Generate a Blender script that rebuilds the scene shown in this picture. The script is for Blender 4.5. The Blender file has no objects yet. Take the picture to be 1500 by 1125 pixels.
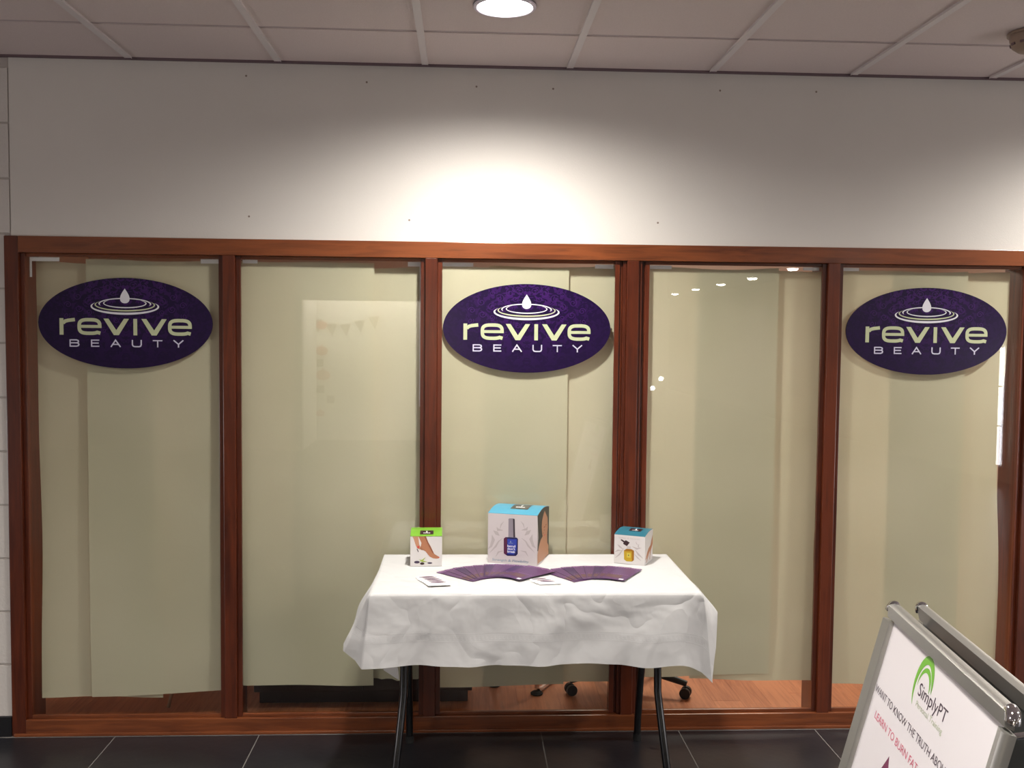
import bpy, bmesh, math, random
from mathutils import Vector, Matrix
random.seed(7)
C = bpy.context.scene.collection
S = bpy.context.scene
H = 2.8207           # ceiling height
TZ = 0.777           # cloth-covered table top

# ------------------------------------------------------------------ camera
yaw, pit, rol = -0.0497, -0.0531, 0.0099
cy, sy, cp, sp = math.cos(yaw), math.sin(yaw), math.cos(pit), math.sin(pit)
fw = Vector((-sy*cp, cy*cp, sp)); r0 = Vector((cy, sy, 0)); u0 = r0.cross(fw)
rt = r0*math.cos(rol) + u0*math.sin(rol); up = -r0*math.sin(rol) + u0*math.cos(rol)
cam = bpy.data.cameras.new('camera'); co = bpy.data.objects.new('camera', cam); C.objects.link(co)
m = Matrix((rt, up, -fw)).transposed().to_4x4(); m.translation = Vector((0, -4.1208, 1.7209)); co.matrix_world = m
cam.sensor_fit = 'HORIZONTAL'; cam.sensor_width = 36; cam.lens = 1428.9/1500*36; cam.clip_end = 100; cam.clip_start = .05
S.camera = co

# ------------------------------------------------------------------ world, exposure, lights
w = bpy.data.worlds.new('world'); S.world = w; w.use_nodes = True
w.node_tree.nodes['Background'].inputs[0].default_value = (.75, .78, .9, 1)
w.node_tree.nodes['Background'].inputs[1].default_value = .3
S.view_settings.view_transform = 'Standard'; S.view_settings.look = 'None'
S.view_settings.exposure = 0; S.view_settings.gamma = 1; S.view_settings.use_curve_mapping = False
WARM = (1.0, .955, .895)

def spot(loc, power, size=150, col=WARM, rad=.07, blend=1):
    l = bpy.data.lights.new('spot_light', 'SPOT'); l.energy = power; l.color = col
    l.spot_size = math.radians(size); l.spot_blend = blend; l.shadow_soft_size = rad
    o = bpy.data.objects.new('spot_light', l); o.location = loc; C.objects.link(o); return o
def area(loc, power, sx, sy_, rot=(0, 0, 0), col=WARM):
    l = bpy.data.lights.new('area_light', 'AREA'); l.energy = power; l.color = col; l.shape = 'RECTANGLE'; l.size = sx; l.size_y = sy_
    o = bpy.data.objects.new('area_light', l); o.location = loc; o.rotation_euler = rot; C.objects.link(o); return o
LIGHTS = [  # x, y, power
    (.13, -.765, 250), (3.0, -.765, 250), (.13, -3.1, 230), (3.0, -3.1, 230), (-2.6, -3.1, 230), (5.5, -4.2, 200),
    (-2.6, -7.2, 120), (.4, -7.2, 120), (5.5, -6.9, 120),
    (5.4, -9.2, 120), (5.4, -11.7, 120), (5.57, -14.54, 120), (5.61, -16.98, 120), (5.62, -19.37, 120), (5.75, -22.3, 120)]
ROOM = area((1.6, 1.9, 2.5), 85, 1.6, 1.0, col=(1, .9, .76))         # treatment room ceiling panel
area((6.3, -3.4, .8), 88, 1.3, 4.6, (0, math.radians(110), 0), (1, .95, .97))       # added fill light from the right, lifts ceiling and papers
area((-5.9, -4.0, .8), 82, 1.3, 3.6, (0, -math.radians(110), 0), (1, .95, .97))     # weaker fill light added out of view on the left
ALC = area((-1.3, -10.6, 2.55), 75, 2.2, .8)                         # lit alcove across the hall

# ------------------------------------------------------------------ materials
def lin(c):
    return tuple(((v/255)/12.92 if v/255 <= .04045 else ((v/255+.055)/1.055)**2.4) for v in c)
MATS = {}
def mat(name, col, rough=.6, metal=0., noise=0., nscale=20., bump=0., bscale=60., coat=0., stretch=(1, 1, 1), spec=.5, emit=None, estr=0., srgb=True, rvar=0.):
    if name in MATS: return MATS[name]
    mt = bpy.data.materials.new(name); mt.use_nodes = True; nt = mt.node_tree; b = nt.nodes['Principled BSDF']
    c = lin(col) if srgb else col
    b.inputs['Base Color'].default_value = (*c, 1); b.inputs['Roughness'].default_value = rough
    b.inputs['Metallic'].default_value = metal; b.inputs['Coat Weight'].default_value = coat; b.inputs['Specular IOR Level'].default_value = spec
    b.inputs['Coat Roughness'].default_value = .12
    if emit: b.inputs['Emission Color'].default_value = (*emit, 1); b.inputs['Emission Strength'].default_value = estr
    tc = nt.nodes.new('ShaderNodeTexCoord'); mp = nt.nodes.new('ShaderNodeMapping'); mp.inputs['Scale'].default_value = stretch
    nt.links.new(tc.outputs['Object'], mp.inputs[0])
    if noise or rvar:
        n = nt.nodes.new('ShaderNodeTexNoise'); n.inputs['Scale'].default_value = nscale; n.inputs['Detail'].default_value = 5
        nt.links.new(mp.outputs[0], n.inputs['Vector'])
        if noise:
            mr = nt.nodes.new('ShaderNodeMapRange'); mr.inputs[1].default_value = .3; mr.inputs[2].default_value = .7
            mr.inputs[3].default_value = 1-noise; mr.inputs[4].default_value = 1+noise
            nt.links.new(n.outputs[0], mr.inputs[0])
            mx = nt.nodes.new('ShaderNodeVectorMath'); mx.operation = 'SCALE'; mx.inputs[0].default_value = c
            nt.links.new(mr.outputs[0], mx.inputs['Scale']); nt.links.new(mx.outputs[0], b.inputs['Base Color'])
        if rvar:
            m2 = nt.nodes.new('ShaderNodeMapRange'); m2.inputs[3].default_value = rough-rvar; m2.inputs[4].default_value = rough+rvar
            nt.links.new(n.outputs[0], m2.inputs[0]); nt.links.new(m2.outputs[0], b.inputs['Roughness'])
    if bump:
        n2 = nt.nodes.new('ShaderNodeTexNoise'); n2.inputs['Scale'].default_value = bscale; n2.inputs['Detail'].default_value = 6
        nt.links.new(mp.outputs[0], n2.inputs['Vector'])
        bp = nt.nodes.new('ShaderNodeBump'); bp.inputs['Strength'].default_value = bump; bp.inputs['Distance'].default_value = .004
        nt.links.new(n2.outputs[0], bp.inputs['Height']); nt.links.new(bp.outputs[0], b.inputs['Normal'])
    MATS[name] = mt; return mt

def wood(name, c1, c2, stretch, rough=.28, coat=.35):
    mt = bpy.data.materials.new(name); mt.use_nodes = True; nt = mt.node_tree; b = nt.nodes['Principled BSDF']
    tc = nt.nodes.new('ShaderNodeTexCoord'); mp = nt.nodes.new('ShaderNodeMapping'); mp.inputs['Scale'].default_value = stretch
    gm = nt.nodes.new('ShaderNodeNewGeometry'); nt.links.new(gm.outputs['Position'], mp.inputs[0])
    n = nt.nodes.new('ShaderNodeTexNoise'); n.inputs['Scale'].default_value = 5; n.inputs['Detail'].default_value = 9; n.inputs['Roughness'].default_value = .62; n.inputs['Distortion'].default_value = .8
    nt.links.new(mp.outputs[0], n.inputs['Vector'])
    n2 = nt.nodes.new('ShaderNodeTexNoise'); n2.inputs['Scale'].default_value = 2.3; nt.links.new(gm.outputs['Position'], n2.inputs['Vector'])
    ad = nt.nodes.new('ShaderNodeMath'); ad.operation = 'MULTIPLY_ADD'; ad.inputs[1].default_value = .5
    nt.links.new(n2.outputs[0], ad.inputs[0]); nt.links.new(n.outputs[0], ad.inputs[2])
    oi = nt.nodes.new('ShaderNodeObjectInfo'); a2 = nt.nodes.new('ShaderNodeMath'); a2.operation = 'MULTIPLY_ADD'; a2.inputs[1].default_value = .22
    nt.links.new(oi.outputs['Random'], a2.inputs[0]); nt.links.new(ad.outputs[0], a2.inputs[2])
    cr = nt.nodes.new('ShaderNodeValToRGB'); cr.color_ramp.elements[0].position = .5; cr.color_ramp.elements[0].color = (*lin(c1), 1)
    cr.color_ramp.elements[1].position = 1.1 if False else 1.0; cr.color_ramp.elements[1].color = (*lin(c2), 1)
    nt.links.new(a2.outputs[0], cr.inputs[0]); nt.links.new(cr.outputs[0], b.inputs['Base Color'])
    b.inputs['Roughness'].default_value = rough; b.inputs['Coat Weight'].default_value = coat; b.inputs['Coat Roughness'].default_value = .15
    bp = nt.nodes.new('ShaderNodeBump'); bp.inputs['Strength'].default_value = .08; bp.inputs['Distance'].default_value = .002
    nt.links.new(n.outputs[0], bp.inputs['Height']); nt.links.new(bp.outputs[0], b.inputs['Normal'])
    return mt

M_woodV = wood('sapele_vertical', (50, 17, 9), (96, 42, 21), (9, 9, .7))
M_woodH = wood('sapele_horizontal', (58, 22, 11), (126, 68, 36), (.7, 9, 9))
M_lam = wood('laminate', (150, 84, 52), (205, 135, 95), (12, .8, 9), rough=.38, coat=.1)
M_wall = mat('white_wall_paint', (214, 209, 202), rough=.75, noise=.015, nscale=3, bump=.12, bscale=220)
M_block = mat('painted_block', (206, 200, 194), rough=.6, bump=.5, bscale=90)
M_joint = mat('block_joint', (182, 174, 168), rough=.8)
M_ceil = mat('ceiling_tile_fibre', (212, 197, 193), rough=.9, noise=.03, nscale=160, bump=.3, bscale=260)
M_bar = mat('ceiling_bar_white', (214, 205, 203), rough=.5)
M_dark = mat('shadow_gap', (112, 92, 96), rough=.9)
M_tile = mat('dark_floor_tile', (32, 32, 36), rough=.33, noise=.18, nscale=4, bump=.15, bscale=30, rvar=.08)
M_grout = mat('floor_grout', (120, 116, 112), rough=.9)
M_skirt = mat('black_skirting', (18, 18, 22), rough=.4)
M_blk = mat('black_enamel', (10, 10, 12), rough=.28, coat=.3)
M_plas = mat('black_plastic', (16, 15, 17), rough=.45)
M_rub = mat('rubber', (12, 12, 12), rough=.8)
M_white = mat('white_print', (238, 238, 240), rough=.4)
M_tape = mat('white_tape', (250, 244, 246), rough=.35)
M_alu = mat('brushed_aluminium', (176, 174, 168), rough=.38, metal=.75, bump=.05, bscale=300, stretch=(1, 1, 30))
M_alud = mat('aluminium_back', (120, 122, 120), rough=.45, metal=.6)
M_chrome = mat('chrome', (225, 225, 230), rough=.06, metal=1)
M_lens = mat('lamp_lens', (255, 255, 255), emit=(1, .97, .95), estr=9)
M_trimring = mat('downlight_ring', (225, 215, 225), rough=.35)
M_beige = mat('detector_plastic', (150, 128, 112), rough=.5)
M_table = mat('table_top_grey', (120, 118, 112), rough=.5)

def glass_mat():
    mt = bpy.data.materials.new('pane_glass'); mt.use_nodes = True; nt = mt.node_tree; nt.nodes.clear()
    out = nt.nodes.new('ShaderNodeOutputMaterial'); tr = nt.nodes.new('ShaderNodeBsdfTransparent'); gl = nt.nodes.new('ShaderNodeBsdfGlossy')
    gl.inputs['Roughness'].default_value = .0; tr.inputs[0].default_value = (.97, .985, .97, 1)
    g = nt.nodes.new('ShaderNodeNewGeometry'); mr = nt.nodes.new('ShaderNodeMapRange'); mr.inputs[3].default_value = 1.5; mr.inputs[4].default_value = 1/1.5
    nt.links.new(g.outputs['Backfacing'], mr.inputs[0]); f = nt.nodes.new('ShaderNodeFresnel'); nt.links.new(mr.outputs[0], f.inputs[0])
    mx = nt.nodes.new('ShaderNodeMixShader'); nt.links.new(f.outputs[0], mx.inputs[0]); nt.links.new(tr.outputs[0], mx.inputs[1]); nt.links.new(gl.outputs[0], mx.inputs[2])
    nt.links.new(mx.outputs[0], out.inputs[0]); return mt
M_glass = glass_mat()

def paper_mat():
    mt = bpy.data.materials.new('lining_paper'); mt.use_nodes = True; nt = mt.node_tree; b = nt.nodes['Principled BSDF']; out = nt.nodes['Material Output']
    b.inputs['Roughness'].default_value = .8
    g = nt.nodes.new('ShaderNodeNewGeometry'); n = nt.nodes.new('ShaderNodeTexNoise'); n.inputs['Scale'].default_value = 1.7; n.inputs['Detail'].default_value = 3
    nt.links.new(g.outputs['Position'], n.inputs['Vector'])
    cr = nt.nodes.new('ShaderNodeValToRGB'); cr.color_ramp.elements[0].position = .35; cr.color_ramp.elements[0].color = (*lin((203, 195, 169)), 1)
    cr.color_ramp.elements[1].position = .68; cr.color_ramp.elements[1].color = (*lin((213, 204, 180)), 1)
    nt.links.new(n.outputs[0], cr.inputs[0]); nt.links.new(cr.outputs[0], b.inputs['Base Color'])
    n2 = nt.nodes.new('ShaderNodeTexNoise'); n2.inputs['Scale'].default_value = 4; n2.inputs['Detail'].default_value = 8; nt.links.new(g.outputs['Position'], n2.inputs['Vector'])
    bp = nt.nodes.new('ShaderNodeBump'); bp.inputs['Strength'].default_value = .5; bp.inputs['Distance'].default_value = .012
    nt.links.new(n2.outputs[0], bp.inputs['Height']); nt.links.new(bp.outputs[0], b.inputs['Normal'])
    t = nt.nodes.new('ShaderNodeBsdfTranslucent'); t.inputs[0].default_value = (*lin((216, 196, 166)), 1)
    mx = nt.nodes.new('ShaderNodeMixShader'); mx.inputs[0].default_value = .2
    nt.links.new(b.outputs[0], mx.inputs[1]); nt.links.new(t.outputs[0], mx.inputs[2]); nt.links.new(mx.outputs[0], out.inputs[0])
    return mt
M_paper = paper_mat()

def cloth_mat():
    mt = bpy.data.materials.new('white_cotton'); mt.use_nodes = True; nt = mt.node_tree; b = nt.nodes['Principled BSDF']
    b.inputs['Base Color'].default_value = (*lin((196, 195, 194)), 1); b.inputs['Roughness'].default_value = .85
    b.inputs['Sheen Weight'].default_value = .1
    uv = nt.nodes.new('ShaderNodeUVMap'); uv.uv_map = 'UVMap'; sx = nt.nodes.new('ShaderNodeSeparateXYZ'); nt.links.new(uv.outputs[0], sx.inputs[0])
    def M(op, a, b_=None, c=None):
        q = nt.nodes.new('ShaderNodeMath'); q.operation = op
        for i, v in enumerate((a, b_, c)):
            if v is None: continue
            if isinstance(v, (int, float)): q.inputs[i].default_value = v
            else: nt.links.new(v, q.inputs[i])
        return q.outputs[0]
    v = sx.outputs[1]; u = sx.outputs[0]
    def band(c, w_): return M('LESS_THAN', M('ABSOLUTE', M('SUBTRACT', v, c)), w_)
    dash = M('GREATER_THAN', M('SINE', M('MULTIPLY', u, 420)), 0.1)
    h = M('ADD', band(.172, .0022), band(.142, .0016)); h = M('ADD', h, M('MULTIPLY', band(.158, .006), M('MULTIPLY', dash, -.6)))
    h = M('ADD', h, band(.005, .0025))
    n = nt.nodes.new('ShaderNodeTexNoise'); n.inputs['Scale'].default_value = 9; n.inputs['Detail'].default_value = 5; n.inputs['Distortion'].default_value = .2; n.inputs['Detail'].default_value = 3; n.inputs['Scale'].default_value = 7
    tc = nt.nodes.new('ShaderNodeTexCoord'); nt.links.new(tc.outputs['Object'], n.inputs['Vector'])
    # ironed-in creases: ridged noise
    n2 = nt.nodes.new('ShaderNodeTexNoise'); n2.inputs['Scale'].default_value = 4.5; n2.inputs['Detail'].default_value = 2; n2.inputs['Distortion'].default_value = .6
    nt.links.new(tc.outputs['Object'], n2.inputs['Vector'])
    rid = M('MULTIPLY', M('ABSOLUTE', M('SUBTRACT', n2.outputs[0], .5)), 7)
    rid = M('MINIMUM', rid, 1)
    tot = M('MULTIPLY_ADD', n.outputs[0], 1.1, M('MULTIPLY_ADD', rid, .5, M('MULTIPLY', h, .32)))
    bp = nt.nodes.new('ShaderNodeBump'); bp.inputs['Strength'].default_value = .8; bp.inputs['Distance'].default_value = .0075
    nt.links.new(tot, bp.inputs['Height']); nt.links.new(bp.outputs[0], b.inputs['Normal'])
    return mt
M_cloth = cloth_mat()

def purple_mat():
    # damask ground: mirrored swirling print, strongest at the top centre of the board
    mt = bpy.data.materials.new('purple_damask'); mt.use_nodes = True; nt = mt.node_tree; b = nt.nodes['Principled BSDF']
    tc = nt.nodes.new('ShaderNodeTexCoord'); sx = nt.nodes.new('ShaderNodeSeparateXYZ'); nt.links.new(tc.outputs['Object'], sx.inputs[0])
    ab = nt.nodes.new('ShaderNodeMath'); ab.operation = 'ABSOLUTE'; nt.links.new(sx.outputs[0], ab.inputs[0])
    cb = nt.nodes.new('ShaderNodeCombineXYZ'); nt.links.new(ab.outputs[0], cb.inputs[0]); nt.links.new(sx.outputs[2], cb.inputs[1])
    n = nt.nodes.new('ShaderNodeTexNoise'); n.inputs['Scale'].default_value = 22; n.inputs['Detail'].default_value = 2; n.inputs['Distortion'].default_value = 2.5
    nt.links.new(cb.outputs[0], n.inputs['Vector'])
    mr = nt.nodes.new('ShaderNodeMapRange'); mr.inputs[1].default_value = .49; mr.inputs[2].default_value = .53; nt.links.new(n.outputs[0], mr.inputs[0])
    ln = nt.nodes.new('ShaderNodeVectorMath'); ln.operation = 'DISTANCE'; ln.inputs[1].default_value = (0, 0, .17); nt.links.new(tc.outputs['Object'], ln.inputs[0])
    fr = nt.nodes.new('ShaderNodeMapRange'); fr.inputs[1].default_value = .04; fr.inputs[2].default_value = .33; fr.inputs[3].default_value = 1; fr.inputs[4].default_value = .12
    nt.links.new(ln.outputs['Value'], fr.inputs[0])
    mu = nt.nodes.new('ShaderNodeMath'); mu.operation = 'MULTIPLY'; nt.links.new(mr.outputs[0], mu.inputs[0]); nt.links.new(fr.outputs[0], mu.inputs[1])
    mx = nt.nodes.new('ShaderNodeMix'); mx.data_type = 'RGBA'; nt.links.new(mu.outputs[0], mx.inputs[0])
    mx.inputs[6].default_value = (*lin((27, 12, 49)), 1); mx.inputs[7].default_value = (*lin((54, 22, 84)), 1)
    nt.links.new(mx.outputs[2], b.inputs['Base Color']); b.inputs['Roughness'].default_value = .22; b.inputs['Specular IOR Level'].default_value = .5
    return mt
M_purple = purple_mat()
M_damask = mat('damask_scroll', (60, 27, 90), rough=.25)
M_cream = mat('cream_lettering', (184, 189, 152), rough=.4)
M_drop = mat('sign_white', (214, 212, 218), rough=.4)
M_lav = mat('lavender_lettering', (198, 194, 214), rough=.4)

# ------------------------------------------------------------------ helpers
class MB:
    def __init__(s): s.v = []; s.f = []; s.mi = []
    def add(s, vs, fs, k=0):
        o = len(s.v); s.v += [tuple(v) for v in vs]; s.f += [tuple(o+i for i in f) for f in fs]; s.mi += [k]*len(fs); return s
    def box(s, x0, x1, y0, y1, z0, z1, k=0):
        return s.add([(x, y, z) for z in (z0, z1) for y in (y0, y1) for x in (x0, x1)],
                     [(0, 2, 3, 1), (4, 5, 7, 6), (0, 1, 5, 4), (2, 6, 7, 3), (0, 4, 6, 2), (1, 3, 7, 5)], k)
    def tube(s, pts, r, n=12, k=0, cap=True):
        pts = [Vector(p) for p in pts]; rs = r if isinstance(r, (list, tuple)) else [r]*len(pts); base = len(s.v); ref = None
        for i, p in enumerate(pts):
            t = (pts[min(i+1, len(pts)-1)]-pts[max(i-1, 0)]).normalized()
            if ref is None: ref = Vector((1, 0, 0)) if abs(t.x) < .9 else Vector((0, 1, 0))
            a = (ref-t*ref.dot(t)).normalized(); b = t.cross(a); ref = a
            for j in range(n):
                q = 2*math.pi*j/n; s.v.append(tuple(p+(a*math.cos(q)+b*math.sin(q))*rs[i]))
        for i in range(len(pts)-1):
            for j in range(n):
                s.f.append((base+i*n+j, base+i*n+(j+1) % n, base+(i+1)*n+(j+1) % n, base+(i+1)*n+j)); s.mi.append(k)
        if cap:
            s.f.append(tuple(base+j for j in reversed(range(n)))); s.f.append(tuple(base+(len(pts)-1)*n+j for j in range(n))); s.mi += [k, k]
        return s
    def lathe(s, prof, n=32, c=(0, 0, 0), k=0):
        base = len(s.v)
        for (r, z) in prof:
            for j in range(n): q = 2*math.pi*j/n; s.v.append((c[0]+r*math.cos(q), c[1]+r*math.sin(q), c[2]+z))
        for i in range(len(prof)-1):
            for j in range(n): s.f.append((base+i*n+j, base+i*n+(j+1) % n, base+(i+1)*n+(j+1) % n, base+(i+1)*n+j)); s.mi.append(k)
        s.f.append(tuple(base+j for j in reversed(range(n)))); s.f.append(tuple(base+(len(prof)-1)*n+j for j in range(n))); s.mi += [k, k]
        return s
    def prism(s, poly, fn, t, k=0):
        # poly: 2D outline, fn(u, v, h) -> 3D point, t: thickness
        n = len(poly); vs = [fn(a, b, 0) for a, b in poly]+[fn(a, b, t) for a, b in poly]
        return s.add(vs, [tuple(reversed(range(n))), tuple(range(n, 2*n))]+[(i, (i+1) % n, n+(i+1) % n, n+i) for i in range(n)], k)
    def strip(s, L, R, fn, t, k=0, closed=False):
        # two matching 2D polylines -> thin slab
        n = len(L); vs = [fn(*p, 0) for p in L]+[fn(*p, 0) for p in R]+[fn(*p, t) for p in L]+[fn(*p, t) for p in R]; fs = []
        m_ = n if closed else n-1
        for i in range(m_):
            j = (i+1) % n
            fs += [(i, j, n+j, n+i), (2*n+i, 3*n+i, 3*n+j, 2*n+j), (i, 2*n+i, 2*n+j, j), (n+i, n+j, 3*n+j, 3*n+i)]
        if not closed: fs += [(0, n, 3*n, 2*n), (n-1, 3*n-1, 4*n-1, 2*n-1)]
        return s.add(vs, fs, k)
    def stroke(s, pts, wd, fn, t, k=0):
        L = []; R = []; n = len(pts)
        for i in range(n):
            a = pts[max(i-1, 0)]; b = pts[min(i+1, n-1)]; p = pts[i]
            d1 = Vector((p[0]-a[0], p[1]-a[1])); d2 = Vector((b[0]-p[0], b[1]-p[1]))
            if d1.length < 1e-9: d1 = d2
            if d2.length < 1e-9: d2 = d1
            d1.normalize(); d2.normalize(); tt = (d1+d2); tt = tt.normalized() if tt.length > 1e-6 else d1
            nn = Vector((-tt.y, tt.x)); sc = 1/max(.5, nn.dot(Vector((-d1.y, d1.x)))); ww = (wd[i] if isinstance(wd, list) else wd)/2*sc
            L.append((p[0]+nn.x*ww, p[1]+nn.y*ww)); R.append((p[0]-nn.x*ww, p[1]-nn.y*ww))
        return s.strip(L, R, fn, t, k)
    def build(s, name, mats, parent=None, bevel=0, smooth=False, loc=None):
        me = bpy.data.meshes.new(name); me.from_pydata(s.v, [], s.f)
        for mm in (mats if isinstance(mats, (list, tuple)) else [mats]): me.materials.append(mm)
        me.polygons.foreach_set('material_index', s.mi); 
        bm = bmesh.new(); bm.from_mesh(me); bmesh.ops.recalc_face_normals(bm, faces=bm.faces)
        if bevel: bmesh.ops.bevel(bm, geom=[e for e in bm.edges if e.calc_face_angle(0) > .6], offset=bevel, segments=2, affect='EDGES', profile=.6)
        bm.to_mesh(me); bm.free()
        if smooth:
            me.polygons.foreach_set('use_smooth', [True]*len(me.polygons)); me.set_sharp_from_angle(angle=.7)
        o = bpy.data.objects.new(name, me); C.objects.link(o)
        if parent: o.parent = parent
        if loc: o.location = loc
        return o
def tag(o, label=None, cat=None, group=None, kind=None):
    for k, v in (('label', label), ('category', cat), ('group', group), ('kind', kind)):
        if v: o[k] = v
    return o
def thing(name, loc=(0, 0, 0), label=None, cat=None, group=None, rz=0, kind=None):
    o = bpy.data.objects.new(name, None); o.empty_display_size = .1; C.objects.link(o); o.location = loc; o.rotation_euler = (0, 0, rz)
    return tag(o, label, cat, group, kind)
def part(mb, name, m_, parent, **k): return mb.build(name, m_, parent, **k)
def inst(src, parent, loc, name=None, rz=0):
    o = src.copy(); C.objects.link(o); o.parent = parent; o.location = loc; o.rotation_euler = (0, 0, rz); return o
def text_mesh(body, name, m_, parent, fn_matrix, size, width=None, t=.0003, shear=0, bold=0, align='LEFT', split=False):
    cu = bpy.data.curves.new('t', 'FONT'); cu.body = body; cu.size = 1; cu.extrude = 0; cu.offset = bold; cu.shear = shear; cu.align_x = align; cu.resolution_u = 3
    to = bpy.data.objects.new('t', cu); C.objects.link(to); dg = bpy.context.evaluated_depsgraph_get(); dg.update()
    me = bpy.data.meshes.new_from_object(to.evaluated_get(dg)); bpy.data.objects.remove(to); bpy.data.curves.remove(cu)
    xs = [v.co.x for v in me.vertices]; sx_ = size
    if width and align == 'LEFT': sx_ = width/(max(xs)-min(xs))
    elif width: sx_ = width/(max(xs)-min(xs))
    for v in me.vertices: v.co = fn_matrix(v.co.x*sx_, v.co.y*size, t)
    me.materials.clear(); me.materials.append(m_)
    if split:
        bm = bmesh.new(); bm.from_mesh(me); bm.verts.ensure_lookup_table(); seen = {}; comps = []
        for v in bm.verts:
            if v.index in seen: continue
            st_ = [v]; seen[v.index] = len(comps); cmp_ = []
            while st_:
                q = st_.pop(); cmp_.append(q.index)
                for e in q.link_edges:
                    w_ = e.other_vert(q)
                    if w_.index not in seen: seen[w_.index] = len(comps); st_.append(w_)
            comps.append(cmp_)
        for cmp_ in comps:
            S_ = set(cmp_); ix = {v: i for i, v in enumerate(cmp_)}
            mb = MB().add([tuple(me.vertices[v].co) for v in cmp_], [tuple(ix[v] for v in p.vertices) for p in me.polygons if p.vertices[0] in S_])
            mb.build(name, m_, parent)
        bm.free(); return
    o = bpy.data.objects.new(name, me); C.objects.link(o); o.parent = parent; o['kind'] = 'stuff'; return o

# ================================================================== SETTING
# ---- ceiling: lay-in tiles on a grid
ce = tag(bpy.data.objects.new('ceiling', None), kind='structure', label='suspended ceiling of white square tiles'); C.objects.link(ce)
gx0, gy0, P = -1.3681, -.4545, .6
tile_src = None
def tile_mesh(x0, x1, y0, y1):
    return MB().box(x0, x1, y0, y1, H+.003, H+.02)
nX0, nX1, nY = -4, 9, 6
for i in range(nX0, nX1):
    for j in range(-1, nY):
        g = .0125
        ya = gy0-P*(j+1)+g; yb = (gy0-P*j-g) if j >= 0 else -.012
        if j >= 0:
            cx_, cy_ = gx0+P*(i+.5), gy0-P*(j+.5)
            if tile_src is None:
                tile_src = MB().box(-P/2+g, P/2-g, -P/2+g, P/2-g, H+.003, H+.02).build('ceiling_tile', M_ceil, ce, loc=(cx_, cy_, 0))
            else: inst(tile_src, ce, (cx_, cy_, 0))
        else:
            tile_mesh(gx0+P*i+g, gx0+P*(i+1)-g, gy0+g, yb).build('ceiling_tile', M_ceil, ce)
xa, xb = gx0+P*nX0, gx0+P*nX1
yfar = gy0-P*nY
for i in range(nX0, nX1+1): MB().box(gx0+P*i-.013, gx0+P*i+.013, yfar, -.022, H-.006, H+.004).build('grid_bar', M_bar, ce)
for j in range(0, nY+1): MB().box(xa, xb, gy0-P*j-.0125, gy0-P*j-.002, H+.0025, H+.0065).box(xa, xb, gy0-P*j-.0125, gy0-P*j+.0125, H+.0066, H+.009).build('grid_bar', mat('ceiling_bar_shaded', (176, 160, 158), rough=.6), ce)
for i in range(nX0, nX1+1): MB().box(gx0+P*i-.013, gx0+P*i+.013, -.034, -.014, H-.009, H-.0062).build('bar_clip', M_dark, ce)
MB().box(xa, xb, -.013, .02, H-.003, H+.01).build('wall_angle', M_dark, ce)
def grid_ceiling():
    mt = mat('far_ceiling', (196, 184, 180), rough=.9)
    nt = mt.node_tree; b = nt.nodes['Principled BSDF']; g = nt.nodes.new('ShaderNodeNewGeometry'); br = nt.nodes.new('ShaderNodeTexBrick')
    br.offset = 0; br.inputs['Scale'].default_value = 1; br.inputs['Brick Width'].default_value = .6; br.inputs['Row Height'].default_value = .6; br.inputs['Mortar Size'].default_value = .012
    br.inputs['Color1'].default_value = br.inputs['Color2'].default_value = (*lin((200, 188, 184)), 1); br.inputs['Mortar'].default_value = (*lin((214, 204, 200)), 1)
    nt.links.new(g.outputs['Position'], br.inputs['Vector']); nt.links.new(br.outputs[0], b.inputs['Base Color']); return mt
MB().box(-6, xa, -26, .2, H+.002, H+.2).box(xb, 6.4, -26, .2, H+.002, H+.2).box(xa, xb, -26, yfar-.011, H+.002, H+.2).build('ceiling_slab', grid_ceiling(), ce)
MB().box(xa, xb, yfar-.011, .2, H+.05, H+.2).build('ceiling_void', M_dark, ce)

# ---- floor: dark tiles with pale grout
fl = tag(bpy.data.objects.new('floor', None), kind='structure', label='dark grey stone tile floor with pale grout'); C.objects.link(fl)
fx0, fy0 = -1.4568, -.012
nfx0, nfx1, nfy = -5, 9, 6
src = None
for i in range(nfx0, nfx1):
    for j in range(nfy):
        cx_, cy_ = fx0+P*(i+.5), fy0-P*(j+.5)
        if src is None: src = MB().box(-P/2+.0022, P/2-.0022, -P/2+.0022, P/2-.0022, -.012, 0).build('floor_tile', M_tile, fl, loc=(cx_, cy_, 0))
        else: inst(src, fl, (cx_, cy_, 0))
MB().box(fx0+P*nfx0, fx0+P*nfx1, fy0-P*nfy, .03, -.05, -.0008).build('grout_bed', M_grout, fl)
mfar = mat('far_floor', (32, 32, 36), rough=.33)
_nt = mfar.node_tree; _g = _nt.nodes.new('ShaderNodeNewGeometry'); _b = _nt.nodes.new('ShaderNodeTexBrick'); _b.offset = 0
for k_, v_ in (('Scale', 1), ('Brick Width', .6), ('Row Height', .6), ('Mortar Size', .002)): _b.inputs[k_].default_value = v_
_b.inputs['Color1'].default_value = _b.inputs['Color2'].default_value = (*lin((32, 32, 36)), 1); _b.inputs['Mortar'].default_value = (*lin((120, 116, 112)), 1)
_nt.links.new(_g.outputs['Position'], _b.inputs['Vector']); _nt.links.new(_b.outputs[0], _nt.nodes['Principled BSDF'].inputs['Base Color'])
yy = fy0-P*nfy
MB().box(-6, 6.4, -26, yy, -.05, 0).box(-6, fx0+P*nfx0, yy, .03, -.05, 0).box(fx0+P*nfx1, 6.4, yy, .03, -.05, 0).build('far_tiles', mfar, fl)

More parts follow.
